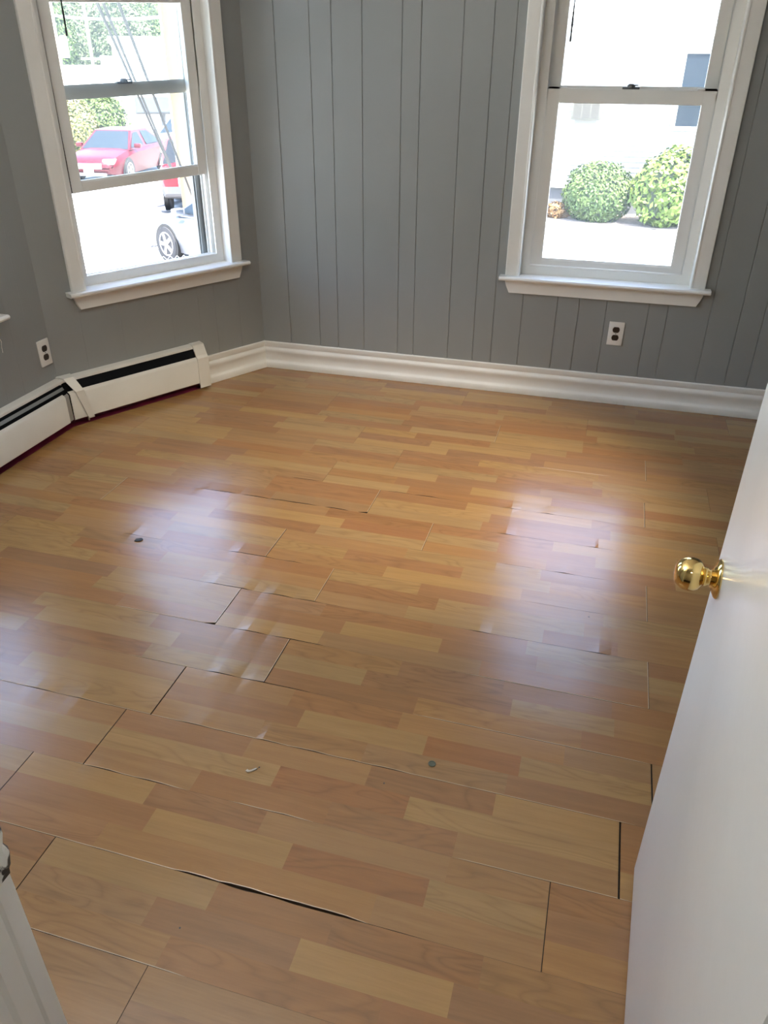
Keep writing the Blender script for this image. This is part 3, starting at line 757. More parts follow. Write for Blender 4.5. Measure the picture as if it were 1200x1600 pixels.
# ------------------------------------------------------------------ added hall fill light, unseen, behind the camera
lamp = empty('added_hall_light', (0.1, -.7, ZC)); setp(lamp, 'added fill light on the hall ceiling behind the doorway, unseen', 'lamp')
mb = MB(); mb.lathe([(.17, 0), (.17, -.02), (.165, -.03)], 32); mb.build('lamp_base', M_PLATE, lamp)
ld = bpy.data.lights.new('hall_fill', 'AREA'); ld.shape = 'DISK'; ld.size = .30; ld.energy = 1.5; ld.color = (1, .93, .82)
lo = bpy.data.objects.new('hall_fill', ld); COL.objects.link(lo); lo.location = (0.1, -.7, ZC - .06)

# ------------------------------------------------------------------ guessed spotlight, unseen, added to make the warm pool on the floor
spot = empty('added_pool_spot', (.98, 2.35, ZC)); setp(spot, 'guessed ceiling spotlight added for the warm pool on the floor, outside the view', 'lamp')
sdir = (Vector((-.62, 2.80, 0)) - Vector((.98, 2.35, 2.33))).normalized()
mb = MB(); mb.lathe([(.05, 0), (.05, -.02), (.008, -.022), (.008, -.07)], 24); mb.build('ceiling_rose', M_PLATE, spot)
mb = MB(); mb.lathe([(.03, -.06), (.045, -.05), (.052, .05), (.048, .05), (.040, -.04)], 24, None, Matrix.Translation((0, 0, -.12)) @ sdir.to_track_quat('Z', 'Y').to_matrix().to_4x4()); mb.build('lamp_head', M_PLATE, spot)
ld = bpy.data.lights.new('pool_spot_fill', 'SPOT'); ld.energy = 95; ld.color = (1, .86, .62); ld.spot_size = math.radians(52); ld.spot_blend = 1.0; ld.shadow_soft_size = .045
lo = bpy.data.objects.new('pool_spot_fill', ld); COL.objects.link(lo); lo.location = Vector((.98, 2.35, 2.33)) + sdir * .06; lo.rotation_euler = sdir.to_track_quat('-Z', 'Y').to_euler()

# ------------------------------------------------------------------ unseen uplighter added in the near left corner to brighten the room
torch = empty('added_uplighter', (-1.38, .60, 0)); setp(torch, 'added tall uplighter brightening the room from the near left corner, outside the view', 'lamp')
mb = MB(); mb.lathe([(.13, 0), (.13, .015), (.03, .03), (.014, .05)], 28); mb.build('base', M_STEEL, torch)
mb = MB(); mb.lathe([(.012, .03), (.012, 1.72)], 14); mb.build('pole', M_STEEL, torch)
mb = MB(); mb.lathe([(.02, 1.70), (.10, 1.74), (.17, 1.83), (.175, 1.83), (.105, 1.73), (.02, 1.69)], 32); mb.build('bowl', M_STEEL, torch)
ld = bpy.data.lights.new('uplighter_fill', 'AREA'); ld.shape = 'DISK'; ld.size = .20; ld.energy = 15; ld.color = (1, .99, .97)
lo = bpy.data.objects.new('uplighter_fill', ld); COL.objects.link(lo); lo.location = (-1.38, .60, 1.80); lo.rotation_euler = (math.pi, 0, 0)

# ================================================================== outside
G = -1.9
def ground_mat():
    m = noisy('sun bleached asphalt', (0.40, 0.395, 0.38), (0.47, 0.465, 0.45), 0.9, 0.9)
    nt = m.node_tree; b = nt.nodes['Principled BSDF']; src = b.inputs['Base Color'].links[0].from_socket
    tc = nt.nodes.new('ShaderNodeTexCoord'); v = nt.nodes.new('ShaderNodeTexVoronoi'); v.feature = 'DISTANCE_TO_EDGE'; v.inputs['Scale'].default_value = .16
    nz = nt.nodes.new('ShaderNodeTexNoise'); nz.inputs['Scale'].default_value = .6; ad = nt.nodes.new('ShaderNodeVectorMath'); ad.operation = 'ADD'
    sc = nt.nodes.new('ShaderNodeVectorMath'); sc.operation = 'SCALE'; sc.inputs['Scale'].default_value = 2.5
    nt.links.new(tc.outputs['Object'], nz.inputs['Vector']); nt.links.new(nz.outputs['Color'], sc.inputs[0]); nt.links.new(tc.outputs['Object'], ad.inputs[0]); nt.links.new(sc.outputs[0], ad.inputs[1])
    nt.links.new(ad.outputs[0], v.inputs['Vector'])
    cr = nt.nodes.new('ShaderNodeValToRGB'); cr.color_ramp.elements[0].position = .014; cr.color_ramp.elements[1].position = .034
    cr.color_ramp.elements[0].color = (.10, .10, .10, 1); cr.color_ramp.elements[1].color = (1, 1, 1, 1)
    mx = nt.nodes.new('ShaderNodeMixRGB'); mx.blend_type = 'MULTIPLY'; mx.inputs[0].default_value = 1
    nt.links.new(v.outputs['Distance'], cr.inputs[0]); nt.links.new(src, mx.inputs[1]); nt.links.new(cr.outputs[0], mx.inputs[2]); nt.links.new(mx.outputs[0], b.inputs['Base Color'])
    return m
mb = MB(); mb.box(-140, 80, -60, 150, G - .5, G); setp(mb.build('ground', ground_mat()), kind='structure')
# the outside face of the storey below, so that the house stands on the ground
mb = MB(); mb.box(-2.5, 1.7, -1.5, 4.0, G, -.125); setp(mb.build('wall_lower_storey', M_CEIL), kind='structure')

M_SIDING = mat('white siding', (.28, .282, .28), .7)
M_CONC = noisy('concrete', (.42, .42, .42), (.52, .52, .50), 3, .9)
M_DGREY = mat('dark foundation', (.075, .075, .08), .8)
M_BRICK = noisy('faded brick', (.080, .030, .023), (.11, .050, .038), 9, .9)
M_WOODP = noisy('sunlit pole wood', (.12, .078, .034), (.165, .115, .058), 3, .8, stretch=(1, 1, .1))
M_CABLE = mat('cable', (.02, .02, .02), .8)
M_CGLASS = mat('tinted glass', (.015, .022, .030), .3, 0, .10)
M_TYRE = mat('tyre', (.02, .02, .022), .8)
M_RIM = mat('alloy rim', (.30, .30, .31), .4, .4)
M_CHROME = mat('chrome', (.8, .8, .82), .15, 1.0)
M_LAMPG = mat('headlight glass', (.40, .42, .44), .1)
M_CPLATE = mat('licence plate white', (.75, .76, .78), .4)
M_GRYPL = mat('grey plastic', (.10, .10, .105), .6)

# ---- neighbour house seen through the back window
YH = 22.5
house = empty('neighbour_house', (0, YH, G)); setp(house, 'white clapboard house behind the bushes, seen through the back window', 'house')
mb = MB(); z = -1.27; i = 0
while z < 5.6:
    zz = z - G
    mb.add([(-9, -.030, zz), (13, -.030, zz), (13, -.006, zz + .128), (-9, -.006, zz + .128), (13, 0, zz), (-9, 0, zz)], [(0, 1, 2, 3), (5, 4, 1, 0)])
    z += .125
o = mb.build('clapboards', M_SIDING, house); o['kind'] = 'stuff'
mb = MB(); mb.box(-9, 13, 0, 8, .0, 7.5); mb.build('house_body', M_SIDING, house)
mb = MB(); mb.box(-9.02, 13.02, -.012, .10, 0, .58); mb.build('foundation', M_DGREY, house)
mb = MB(); mb.box(-9.05, 13.05, -.10, .0, .575, .65); mb.build('water_table', M_CONC, house)
mb = MB(); mb.add([(-9.5, -.5, 7.4), (13.5, -.5, 7.4), (13.5, 4, 10.2), (-9.5, 4, 10.2), (13.5, 8.5, 7.4), (-9.5, 8.5, 7.4)], [(0, 1, 2, 3), (3, 2, 4, 5), (0, 3, 5), (1, 4, 2), (0, 5, 4, 1)]); mb.build('roof', M_DGREY, house)
for (x0, x1) in ((1.18, 1.95), (-6.2, -5.3), (5.5, 6.4)):
    za, zb_ = .20 - G, 1.75 - G
    mb = MB()
    mb.box(x0 - .10, x0, -.06, 0, za - .10, zb_ + .12); mb.box(x1, x1 + .10, -.06, 0, za - .10, zb_ + .12); mb.box(x0, x1, -.07, 0, za - .10, za); mb.box(x0, x1, -.06, 0, zb_, zb_ + .12); mb.box(x0, x1, -.05, 0, (za + zb_) / 2 - .02, (za + zb_) / 2 + .02)
    w = mb.build('house_window', M_SIDING, house)
    mb = MB(); mb.box(x0, x1, -.034, -.030, za, zb_); mb.build('pane', M_CGLASS, w)
ac = empty('air_conditioner', (-.98, YH, .32)); setp(ac, 'boxy window air conditioner sticking out of the white house wall', 'air conditioner')
mb = MB(); mb.cbox(-.36, .36, -.42, -.035, 0, .42, .012); mb.build('cabinet', mat('ac enamel', (.075, .072, .058), .5), ac)
for i in range(3):
    mb = MB(); x = -.32 + i * .215; mb.box(x, x + .19, -.424, -.418, .03, .39); mb.build('grille', mat('ac grille', (.04, .036, .03), .6), ac)
for x in (-.28, .28):
    mb = MB(); mb.tube([(x, -.36, .0), (x, -.042, -.33)], .014, 6); mb.build('bracket', M_SIDING, ac)

# ---- foliage
def leaves(name, n, rx, ry, rz, ls, m, parent=None, seed=1, lump=.22, zmin=-1.0, core=.80, core_m=None, aspect=.55, flat=0.0):
    r = random.Random(seed); V = []; F = []
    ph = [r.uniform(0, 6.28) for _ in range(6)]
    def lumpf(d): return 1 + lump * (math.sin(d.x * 4 + ph[0]) * math.sin(d.y * 5 + ph[1]) + .5 * math.sin(d.z * 7 + ph[2]) * math.sin(d.x * 9 + ph[3]) + .35 * math.sin(d.y * 13 + ph[4]))
    for _ in range(n):
        while True:
            d = Vector((r.gauss(0, 1), r.gauss(0, 1), r.gauss(0, 1)))
            if d.length > .01:
                d.normalize()
                if d.z > zmin: break
        k = lumpf(d) * r.uniform(.80, 1.03)
        p = Vector((d.x * rx * k, d.y * ry * k, d.z * rz * k))
        nrm = (d + Vector((r.uniform(-.8, .8), r.uniform(-.8, .8), r.uniform(-.3, 1.0)))).normalized()
        t = nrm.cross(Vector((r.uniform(-1, 1), r.uniform(-1, 1), r.uniform(-1, 1)))).normalized(); b = nrm.cross(t)
        s = ls * r.uniform(.6, 1.25); i = len(V)
        V += [p - t * s, p + b * s * aspect, p + t * s, p - b * s * aspect]; F.append((i, i + 1, i + 2, i + 3))
    me = bpy.data.meshes.new(name); me.from_pydata([tuple(v) for v in V], [], F); me.materials.append(m)
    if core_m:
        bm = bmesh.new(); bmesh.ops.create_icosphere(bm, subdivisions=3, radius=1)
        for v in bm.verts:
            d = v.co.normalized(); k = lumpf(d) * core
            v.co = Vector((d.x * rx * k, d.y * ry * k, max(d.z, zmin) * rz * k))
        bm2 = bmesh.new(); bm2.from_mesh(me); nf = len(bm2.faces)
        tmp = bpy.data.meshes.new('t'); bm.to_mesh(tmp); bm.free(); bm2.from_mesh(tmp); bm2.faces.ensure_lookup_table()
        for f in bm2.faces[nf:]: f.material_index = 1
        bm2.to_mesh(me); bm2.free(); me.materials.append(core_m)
    o = bpy.data.objects.new(name, me); COL.objects.link(o)
    if parent: o.parent = parent
    o['kind'] = 'stuff'
    return o
def leaf_mat(name, c1, c2, sc=6):
    m = noisy(name, c1, c2, sc, .6, contrast=(.35, .65)); m.node_tree.nodes['Principled BSDF'].inputs['Specular IOR Level'].default_value = .3
    return m
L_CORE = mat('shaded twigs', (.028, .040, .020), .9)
L_GREEN = leaf_mat('mid green leaf', (.040, .072, .017), (.075, .112, .028), 3)
L_LIME = leaf_mat('lime leaf', (.068, .115, .017), (.120, .165, .032), 3)
L_YEL = leaf_mat('yellow green leaf', (.12, .125, .03), (.16, .15, .06), 4)
L_DEEP = leaf_mat('deep green leaf', (.028, .058, .022), (.052, .090, .034), 2.5)
L_OLIVE = leaf_mat('olive leaf', (.062, .080, .036), (.10, .118, .055), 2.5)
L_DRY = leaf_mat('dry orange plant', (.15, .075, .025), (.19, .11, .04), 5)
def bush(x, y, rx, ry, rz, n, ls, m, label, seed, cat='bush', **k):
    root = empty('bush', (x, y, G)); setp(root, label, cat)
    f = leaves('foliage', n, rx, ry, rz, ls, m, root, seed, **k); f.location = (0, 0, rz * .88)
    mb = MB()
    for a in range(5):
        t = a * 1.26; mb.tube([(0.03 * math.cos(t), .03 * math.sin(t), -.02), (rx * .3 * math.cos(t), ry * .3 * math.sin(t), rz * .5), (rx * .5 * math.cos(t), ry * .5 * math.sin(t), rz * 1.1)], [.03, .02, .01], 5)
    mb.build('stems', L_CORE, root); return root
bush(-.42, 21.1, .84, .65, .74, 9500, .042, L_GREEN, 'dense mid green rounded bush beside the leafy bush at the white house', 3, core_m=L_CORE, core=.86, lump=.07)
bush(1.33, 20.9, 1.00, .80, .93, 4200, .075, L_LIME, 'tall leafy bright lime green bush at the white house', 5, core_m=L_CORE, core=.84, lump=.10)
bush(-1.38, 21.2, .30, .22, .20, 900, .05, L_DRY, 'low dry orange plant in front of the dark foundation', 8, 'plant', lump=.2)
mb = MB(); V = []
for k in range(40):
    a = 2 * math.pi * k / 40; rr = 1 + .1 * math.sin(a * 5 + 1); V.append((.3 + 2.4 * math.cos(a) * rr, 21.25 + .85 * math.sin(a) * rr))
mb.extrude(V, G, G + .02, lambda P, t: (P[0], P[1], t)); o = mb.build('mulch_bed', noisy('mulch', (.20, .16, .13), (.30, .25, .21), 12, .9)); setp(o, 'brown mulch bed under the bushes by the white house', 'mulch', kind='stuff')

# ---- cars
def car(c, heading, body, label, dims=(4.8, 1.84, 1.45), kind='sedan', low=None, face=True):
    Lc, Wc, Hc = dims; root = empty('car', (c[0], c[1], G), math.atan2(heading[1], heading[0])); setp(root, label, 'car')
    h = Lc / 2; w = Wc / 2
    if kind == 'sedan':
        st = [(-h, .62, .80, .84), (-h + .12, .42, .93, .95), (-h + .75, .22, .97, 1), (-1.35, .20, .98, 1), (-.4, .20, .95, 1), (.7, .20, .94, 1), (1.45, .20, .86, .99), (h - .45, .22, .76, .95), (h - .10, .28, .66, .84), (h, .40, .56, .74)]
        gh = dict(b0=-1.75, b1=1.15, t0=-.85, t1=.35, wb=.93, wt=.68, zb=.93)
    else:
        st = [(-h, .50, 1.15, .90), (-h + .10, .42, 1.19, .97), (-h + .6, .30, 1.20, 1), (-1.35, .30, 1.20, 1), (-.4, .28, 1.18, 1), (.7, .28, 1.16, 1), (1.35, .30, 1.12, .99), (h - .4, .34, 1.05, .95), (h - .08, .42, .92, .86), (h, .50, .80, .76)]
        gh = dict(b0=-h + .06, b1=1.15, t0=-h + .48, t1=.30, wb=.95, wt=.76, zb=1.18)
    mb = MB(); V = []; F = []; n = 10
    for (x, zb_, zt, ws) in st:
        ww = w * ws
        V += [(x, -ww * .55, zt + .03), (x, -ww * .88, zt - .01), (x, -ww, zt - .14), (x, -ww * 1.0, zb_ + .28 if zb_ + .28 < zt - .15 else (zb_ + zt) / 2), (x, -ww * .93, zb_),
              (x, ww * .93, zb_), (x, ww, zb_ + .28 if zb_ + .28 < zt - .15 else (zb_ + zt) / 2), (x, ww, zt - .14), (x, ww * .88, zt - .01), (x, ww * .55, zt + .03)]
    for i in range(len(st) - 1):
        for j in range(n): F.append((i*n+j, i*n+(j+1)%n, (i+1)*n+(j+1)%n, (i+1)*n+j))
    F += [tuple(range(n)), tuple(range((len(st)-1)*n, len(st)*n))]
    mb.add(V, F, None, True); mb.build('body', body, root)
    if low:
        mb = MB(); V = []
        for (x, zb_, zt, ws) in st:
            ww = w * min(1.0, ws + .01) + .012
            V += [(x * 1.004, -ww * .94, zb_ - .01), (x * 1.004, -ww, zb_ + .16), (x * 1.004, ww, zb_ + .16), (x * 1.004, ww * .94, zb_ - .01)]
        F = [];
        for i in range(len(st) - 1):
            for j in range(4): F.append((i*4+j, i*4+(j+1)%4, (i+1)*4+(j+1)%4, (i+1)*4+j))
        F += [(0, 1, 2, 3), tuple(range((len(st)-1)*4, len(st)*4))]
        mb.add(V, F); mb.build('lower_cladding', low, root)
    b0, b1, t0, t1, wb, wt, zb_ = gh['b0'], gh['b1'], gh['t0'], gh['t1'], gh['wb'] * w, gh['wt'] * w, gh['zb']
    Zt = Hc
    # roof shell and pillars
    mb = MB()
    B = [(b1, -wb, zb_ - .05), (b1, wb, zb_ - .05), (b0, wb, zb_ - .02), (b0, -wb, zb_ - .02)]
    Tt = [(t1, -wt, Zt - .05), (t1, wt, Zt - .05), (t0, wt, Zt - .05), (t0, -wt, Zt - .05)]
    C2 = [(t1 - .25, -wt * .75, Zt), (t1 - .25, wt * .75, Zt), (t0 + .25, wt * .75, Zt), (t0 + .25, -wt * .75, Zt)]
    mb.add(B + Tt + C2, [(0, 1, 5, 4), (1, 2, 6, 5), (2, 3, 7, 6), (3, 0, 4, 7), (4, 5, 9, 8), (5, 6, 10, 9), (6, 7, 11, 10), (7, 4, 8, 11), (8, 9, 10, 11)], None, False); mb.build('cabin', body, root)
    def pane(nm, q, inset=.06, out=.008):
        q = [Vector(p) for p in q]; c_ = sum(q, Vector()) / 4; nn = (q[1] - q[0]).cross(q[3] - q[0]).normalized()
        if nn.dot(c_ - Vector((0, 0, zb_))) < 0: nn = -nn
        qq = []
        for p in q:
            e = c_ - p; qq.append(p + e.normalized() * inset * 1.3 + nn * out)
        m_ = MB(); m_.add(qq + [p - nn * .006 for p in qq], [(0, 1, 2, 3), (7, 6, 5, 4), (0, 4, 5, 1), (1, 5, 6, 2), (2, 6, 7, 3), (3, 7, 4, 0)]); m_.build(nm, M_CGLASS, root)
    pane('windshield', (B[0], B[1], Tt[1], Tt[0])); pane('rear_window', (B[3], B[2], Tt[2], Tt[3]))
    xm = -.15
    for s in (-1, 1):
        a = lambda x, z, yy: (x, s * yy, z)
        pane('side_window', (a(b1 - .08, zb_, wb), a(xm + .05, zb_, wb), a(xm + .05, Zt - .06, wt), a(t1, Zt - .06, wt)))
        pane('side_window', (a(xm - .05, zb_, wb), a(b0 + .15, zb_, wb), a(t0, Zt - .06, wt), a(xm - .05, Zt - .06, wt)))
        mb = MB(); mb.cbox(b1 - .42, b1 - .26, min(s * w * .98, s * (w + .20)), max(s * w * .98, s * (w + .20)), zb_ + .0, zb_ + .13, .03)
        mr = mb.build('wing_mirror', body, root)
        mb = MB(); mb.box(b1 - .425, b1 - .418, min(s * (w + .03), s * (w + .185)), max(s * (w + .03), s * (w + .185)), zb_ + .015, zb_ + .115); mb.build('mirror_glass', M_CHROME, mr)
        for x in (-1.38, 1.45):
            Tm = Matrix.Translation((x, s * (w - .105), .33)) @ Matrix.Rotation(-s * math.pi / 2, 4, 'X')
            mb = MB(); mb.lathe([(.365, .0), (.365, .108)], 28, None, Tm); mb.build('wheel_arch', M_SLOT, root)
            mb = MB(); mb.lathe([(.30, -.09), (.33, -.06), (.33, .09), (.31, .12), (.22, .125)], 32, None, Tm); wh = mb.build('wheel', M_TYRE, root)
            mb = MB(); mb.lathe([(.225, .118), (.225, .130), (.205, .130), (.195, .122)], 28, None, Tm)
            for k in range(5):
                a_ = 2 * math.pi * k / 5
                mb.box(.0, .21, -.035, .035, .122, .134, None, Tm @ Matrix.Rotation(a_, 4, 'Z'))
            mb.lathe([(.05, .120), (.05, .138)], 16, None, Tm); mb.build('rim', M_RIM, wh)
        mb = MB(); mb.cbox(h - .42, h - .06, min(s * w * .50, s * w * .86), max(s * w * .50, s * w * .86), st[-1][2] + .0, st[-1][2] + .155, .03); mb.build('headlight', M_LAMPG, root)
        mb = MB(); mb.cbox(-h - .005, -h + .18, min(s * w * .62, s * w * .90), max(s * w * .62, s * w * .90), st[0][2] - .16, st[0][2] - .02, .02); mb.build('tail_light', mat('tail light', (.5, .02, .02), .2), root)
    zf = st[-1][2]
    mb = MB(); mb.cbox(h - .14, h + .008, -w * .48, w * .48, zf - .12, zf + .04, .01)
    g = mb.build('grille', M_CHROME, root)
    mb = MB(); mb.cbox(h - .05, h + .025, -w * .62, w * .62, zf - .33, zf - .24, .01); mb.build('lower_intake', M_GRYPL, root)
    mb = MB(); mb.box(h + .0, h + .032, -.16, .16, zf - .24, zf - .10); mb.build('licence_plate', M_CPLATE, root)
    mb = MB(); mb.box(-h - .014, -h + .02, -.16, .16, .62, .76); mb.build('licence_plate', M_CPLATE, root)
    return root
def place(px, py, heading, wheel):
    q = on_z(px, py, G); a = math.atan2(heading[1], heading[0])
    return (q.x - (math.cos(a) * wheel[0] - math.sin(a) * wheel[1]), q.y - (math.sin(a) * wheel[0] + math.cos(a) * wheel[1]))
C_RED = mat('dark red car paint', (.060, .0025, .007), .35, 0, .25, .08)
C_RED2 = mat('bright red car paint', (.26, .004, .013), .3, 0, .35, .2)
C_WHT = mat('white car paint', (.080, .084, .092), .35, 0, .3, .1)
C_BLU = mat('pale blue car paint', (.16, .20, .24), .3, 0, .4, .3)
hd = (.134, -.991)
car(place(203, 282, hd, (1.45, .86)), hd, C_RED, 'dark red sedan facing the house across the street, full front visible', (4.9, 1.86, 1.46))
hs = (-.42, .91)
car(place(262, 327, hs, (-1.38, .90)), hs, C_RED2, 'bright red hatchback with grey lower bumper, partly behind the utility pole', (4.4, 1.85, 1.78), 'suv', M_GRYPL)
hw = (-.893, .447)
car(place(266, 408, hw, (1.45, .90)), hw, C_WHT, 'white car at the right of the open window, front wheel and mirror visible', (4.8, 1.84, 1.46))
car(place(309, 249, (.1, -.99), (1.45, .86)), (.1, -.99), C_BLU, 'pale blue car parked behind the bright red hatchback', (4.7, 1.84, 1.48))

# ---- bushes, buildings across the street
def at(px, py, t): return on_dist(px, py, t)
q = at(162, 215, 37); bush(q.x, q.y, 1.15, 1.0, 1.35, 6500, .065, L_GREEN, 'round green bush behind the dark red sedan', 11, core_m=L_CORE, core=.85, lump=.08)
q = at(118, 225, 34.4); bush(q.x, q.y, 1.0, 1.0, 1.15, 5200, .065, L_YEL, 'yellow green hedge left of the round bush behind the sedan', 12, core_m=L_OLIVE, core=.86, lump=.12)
va = Vector((-.53, .848, 0)); vr = Vector((.848, .53, 0))
def view_frame(px, py, t):
    p_ = at(px, py, t); return Matrix(((vr.x, va.x, 0, p_.x), (vr.y, va.y, 0, p_.y), (0, 0, 1, G), (0, 0, 0, 1))), p_.z - G
M_BLDG = mat('white stucco', (.80, .80, .78), .8)
F1, top1 = view_frame(172, 58, 52)
b1 = empty('building'); b1.matrix_world = F1; setp(b1, 'tall plain white flat roofed building behind the street', 'building')
mb = MB(); mb.box(0, 16, 0, 12, 0, top1 - .25); mb.build('wall', M_BLDG, b1)
mb = MB(); mb.box(-.15, 16.15, -.15, 12.15, top1 - .25, top1 + .05); mb.build('coping', M_CONC, b1)
F2, top2 = view_frame(80, 103, 46)
b2 = empty('building'); b2.matrix_world = F2; setp(b2, 'long low white building with small roof hatch, left behind the street', 'building')
mb = MB(); mb.box(-4, 9, 0, 5, 0, top2 - .1); mb.build('wall', M_BLDG, b2)
mb = MB(); mb.box(-4.1, 9.1, -.1, 5.1, top2 - .1, top2 + .03); mb.build('roof', M_CONC, b2)
mb = MB(); mb.box(2.3, 3.0, 1, 2, top2, top2 + .45); mb.build('roof_hatch', M_BLDG, b2)
for x in (1.2, 2.6, 4.2, 5.9):
    mb = MB(); mb.box(x, x + .7, -.06, 0, top2 - 2.2, top2 - 1.1); w = mb.build('window', M_SIDING, b2)
    mb = MB(); mb.box(x + .06, x + .64, -.07, -.06, top2 - 2.14, top2 - 1.16); mb.build('pane', M_CGLASS, w)
F3, top3 = view_frame(88, 151, 41)
b3 = empty('building'); b3.matrix_world = F3; setp(b3, 'single storey white shopfront with a grey shadow band under the roof and brick chimney', 'building')
mb = MB(); mb.box(-1, 7.3, 0, 4, 0, top3); mb.build('wall', M_BLDG, b3)
mb = MB(); mb.box(1.6, 6.9, -.35, -.0, top3 - .70, top3 - .55); mb.build('canopy_edge', M_GRYPL, b3)
mb = MB(); mb.box(3.3, 7.2, -.45, -.0, top3 - .62, top3 - .02); mb.build('roof_shade_band', mat('roof shadow grey', (.055, .068, .080), .7), b3)  # solid dark band standing for the shadow under the awning
mb = MB(); mb.box(5.15, 5.75, -.6, -.46, top3 - .25, top3 + 1.35); mb.box(5.08, 5.82, -.65, -.40, top3 + 1.35, top3 + 1.50); mb.build('chimney', M_BRICK, b3)
for x, w_ in ((5.6, .9), (2.2, .3), (4.3, .3)):
    mb = MB(); mb.box(x, x + w_, -.06, 0, .3, 1.5); w = mb.build('window', M_SIDING, b3)
    mb = MB(); mb.box(x + .05, x + w_ - .05, -.07, -.06, .36, 1.44); mb.build('pane', M_GRYPL, w)

# ---- poles and cables
q = at(268, 60, 20.5)
pole = empty('utility_pole', (q.x, q.y, G)); setp(pole, 'wooden utility pole in sunlight at the right edge of the open window', 'utility pole')
mb = MB(); mb.tube([(0, 0, -.02), (0, 0, 4), (0, 0, 9)], [.19, .17, .15], 20); mb.build('pole', M_WOODP, pole)
mb = MB(); mb.tube([(-.17, -.10, .8), (-.165, -.10, 3), (-.155, -.09, 6)], .025, 6); mb.build('conduit', M_CONC, pole)
mb = MB(); mb.box(-1.1, 1.1, -.06, .06, 8.0, 8.14); mb.build('crossarm', M_WOODP, pole)
q = at(87, 70, 40)
p2 = empty('utility_pole', (q.x, q.y, G)); setp(p2, 'far utility pole carrying a grey transformer can, left edge of window', 'utility pole')
mb = MB(); mb.tube([(0, 0, -.02), (0, 0, 11)], [.16, .12], 12); mb.build('pole', noisy('pinkish pole wood', (.45, .35, .30), (.60, .50, .44), 4, .8), p2)
zt = at(97, 73, 40).z - G
mb = MB(); mb.lathe([(.15, zt - .40), (.165, zt - .36), (.165, zt + .32), (.10, zt + .40)], 18, None, Matrix.Translation((.36, .05, 0))); mb.build('transformer', M_CONC, p2)
q = at(150, 130, 40)
p3 = empty('flag_pole', (q.x, q.y, G)); setp(p3, 'thin white metal mast with a short cross piece above the buildings', 'mast')
mb = MB(); mb.tube([(0, 0, -.02), (0, 0, 10)], [.07, .05], 8); mb.build('mast', M_SIDING, p3)
zt = at(150, 92, 40).z - G
mb = MB(); mb.tube([(-.45 * vr.x, -.45 * vr.y, zt), (.45 * vr.x, .45 * vr.y, zt)], .05, 6); mb.build('cross_piece', M_SIDING, p3)
def cable(a, b, rad, label, sag=.25, group=None):
    a = Vector(a); b = Vector(b); mb = MB(); pts = []
    for i in range(15):
        t = i / 14; p = a.lerp(b, t); p.z -= sag * 4 * t * (1 - t); pts.append(p)
    mb.tube(pts, rad, 6); return setp(mb.build('cable', M_CABLE), label, 'cable', group)
def ext(p0, t0, p1, t1, k):
    """a straight span through two sighted points, prolonged beyond the first by k"""
    A = at(*p0, t0); B = at(*p1, t1); return A + (A - B) * k, B
a, b = ext((157, 12), 13, (266, 262), 19.5, .9); cable(a, b, .022, 'thin dark cable slanting down, leftmost of the slanting three', .05)
a, b = ext((166, 12), 13, (268, 262), 19.3, .9); cable(a, b, .022, 'thin dark cable slanting down, middle of the slanting three', .05)
a, b = ext((188, 8), 13, (305, 318), 19.0, .9); cable(a, b, .024, 'dark cable slanting down to the pole foot, rightmost of the slanting three', .05)
cable(at(30, 15, 38), at(330, 17, 26), .05, 'pale horizontal cable bundle crossing before the trees', .25).data.materials[0] = mat('pale cable', (.22, .26, .24), .7)

# ---- chain link fence below the open window
fence = empty('chain_link_fence', (0, 0, 0)); 
A = on_dist(100, 406, 10.5); B = on_dist(240, 406, 10.5)
FT = (A.z + B.z) / 2; A.z = B.z = FT; L_ = (B - A).length; du = (B - A).normalized()
fence.location = (A.x, A.y, G); setp(fence, 'galvanised chain link fence top below the open window', 'fence')
mb = MB(); nd = int(L_ / .085)
for i in range(-8, nd + 9):
    for s in (1, -1):
        pts = []
        z = 0.0; x = i * .085
        hgt = FT - G
        p0 = du * x; p1 = du * (x + s * hgt * .95)
        pts = [Vector((p0.x, p0.y, hgt)), Vector((p1.x, p1.y, 0.02))]
        mb.tube(pts, .004, 4)
o = mb.build('wire_mesh', M_STEEL, fence); o['kind'] = 'stuff'
mb = MB(); mb.tube([du * -1 + Vector((0, 0, FT - G - .08)), du * (L_ + 1) + Vector((0, 0, FT - G - .08))], .02, 8); mb.build('rail', M_STEEL, fence)
for k in (-.9, .55 * L_ + .9):
    mb = MB(); mb.tube([du * k + Vector((0, 0, -.02)), du * k + Vector((0, 0, FT - G - .03))], .028, 8); mb.build('post', M_STEEL, fence)

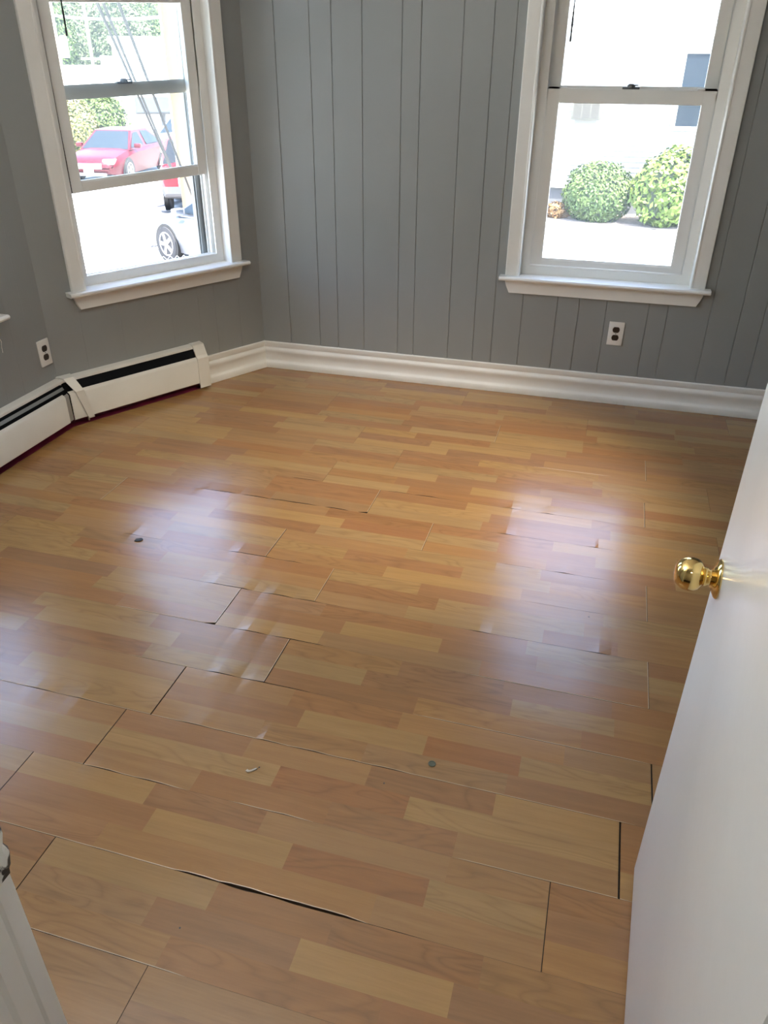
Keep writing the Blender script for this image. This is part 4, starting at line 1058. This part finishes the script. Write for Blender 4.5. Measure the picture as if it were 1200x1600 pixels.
# ---- trees on the hill behind
hill = MB(); V = []; F = []
nx, ny = 24, 8
for j in range(ny + 1):
    for i in range(nx + 1):
        u = -60 + 120 * i / nx; v = 92 + 50 * j / ny
        p = vr * u + va * v; V.append((p.x, p.y, G - .02 + 14 * (1 - math.cos(min(1, j / ny * 1.2) * math.pi)) / 2 * (1 + .15 * math.sin(i))))
for j in range(ny):
    for i in range(nx): F.append((j*(nx+1)+i, j*(nx+1)+i+1, (j+1)*(nx+1)+i+1, (j+1)*(nx+1)+i))
hill.add(V, F, None, True); setp(hill.build('hill', noisy('hill grass', (.07, .10, .04), (.12, .14, .07), .3, .9)), kind='structure')
tp = {}
def tree(px, t, kind, sc, label):
    q = at(px, 60, t); root = empty('tree', (q.x, q.y, G + .0)); root.scale = (sc, sc, sc); setp(root, label, 'tree', 'trees behind the buildings')
    root.rotation_euler = (0, 0, px * .7)
    if kind not in tp:
        m = {'d': L_DEEP, 'o': L_OLIVE, 'g': L_GREEN}[kind]
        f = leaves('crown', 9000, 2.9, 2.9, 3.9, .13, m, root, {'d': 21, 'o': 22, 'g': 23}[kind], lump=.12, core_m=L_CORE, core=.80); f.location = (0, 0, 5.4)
        mb = MB(); mb.tube([(0, 0, -.1), (.1, 0, 3), (0, .1, 6)], [.32, .24, .10], 8); tr = mb.build('trunk', noisy('bark', (.12, .095, .07), (.19, .16, .13), 5, .9), root)
        tp[kind] = (f.data, tr.data)
    else:
        f = bpy.data.objects.new('crown', tp[kind][0]); COL.objects.link(f); f.parent = root; f.location = (0, 0, 5.4); f['kind'] = 'stuff'
        tr = bpy.data.objects.new('trunk', tp[kind][1]); COL.objects.link(tr); tr.parent = root
KN = {'d': 'deep green', 'o': 'olive brown', 'g': 'fresh green'}
RN = ['nearest row', 'middle row', 'farthest row']; ON = ['leftmost', 'second from left', 'third from left', 'fourth from left']
for row, (t, xs, ks) in enumerate(((69, (66, 190, 314), 'god'), (79, (12, 126, 240, 354), 'dogd'), (90, (78, 186, 294), 'ogo'))):
    for i, (px, k) in enumerate(zip(xs, ks)):
        tree(px, t, k, .84 + .05 * row, '%s leafy tree behind the buildings, %s, %s' % (KN[k], RN[row], ON[i]))

# paint the pieces of one thing in one go when the file is opened elsewhere
for o in bpy.data.objects:
    if o.type == 'MESH' and not o.data.materials: o.data.materials.append(M_TRIM)
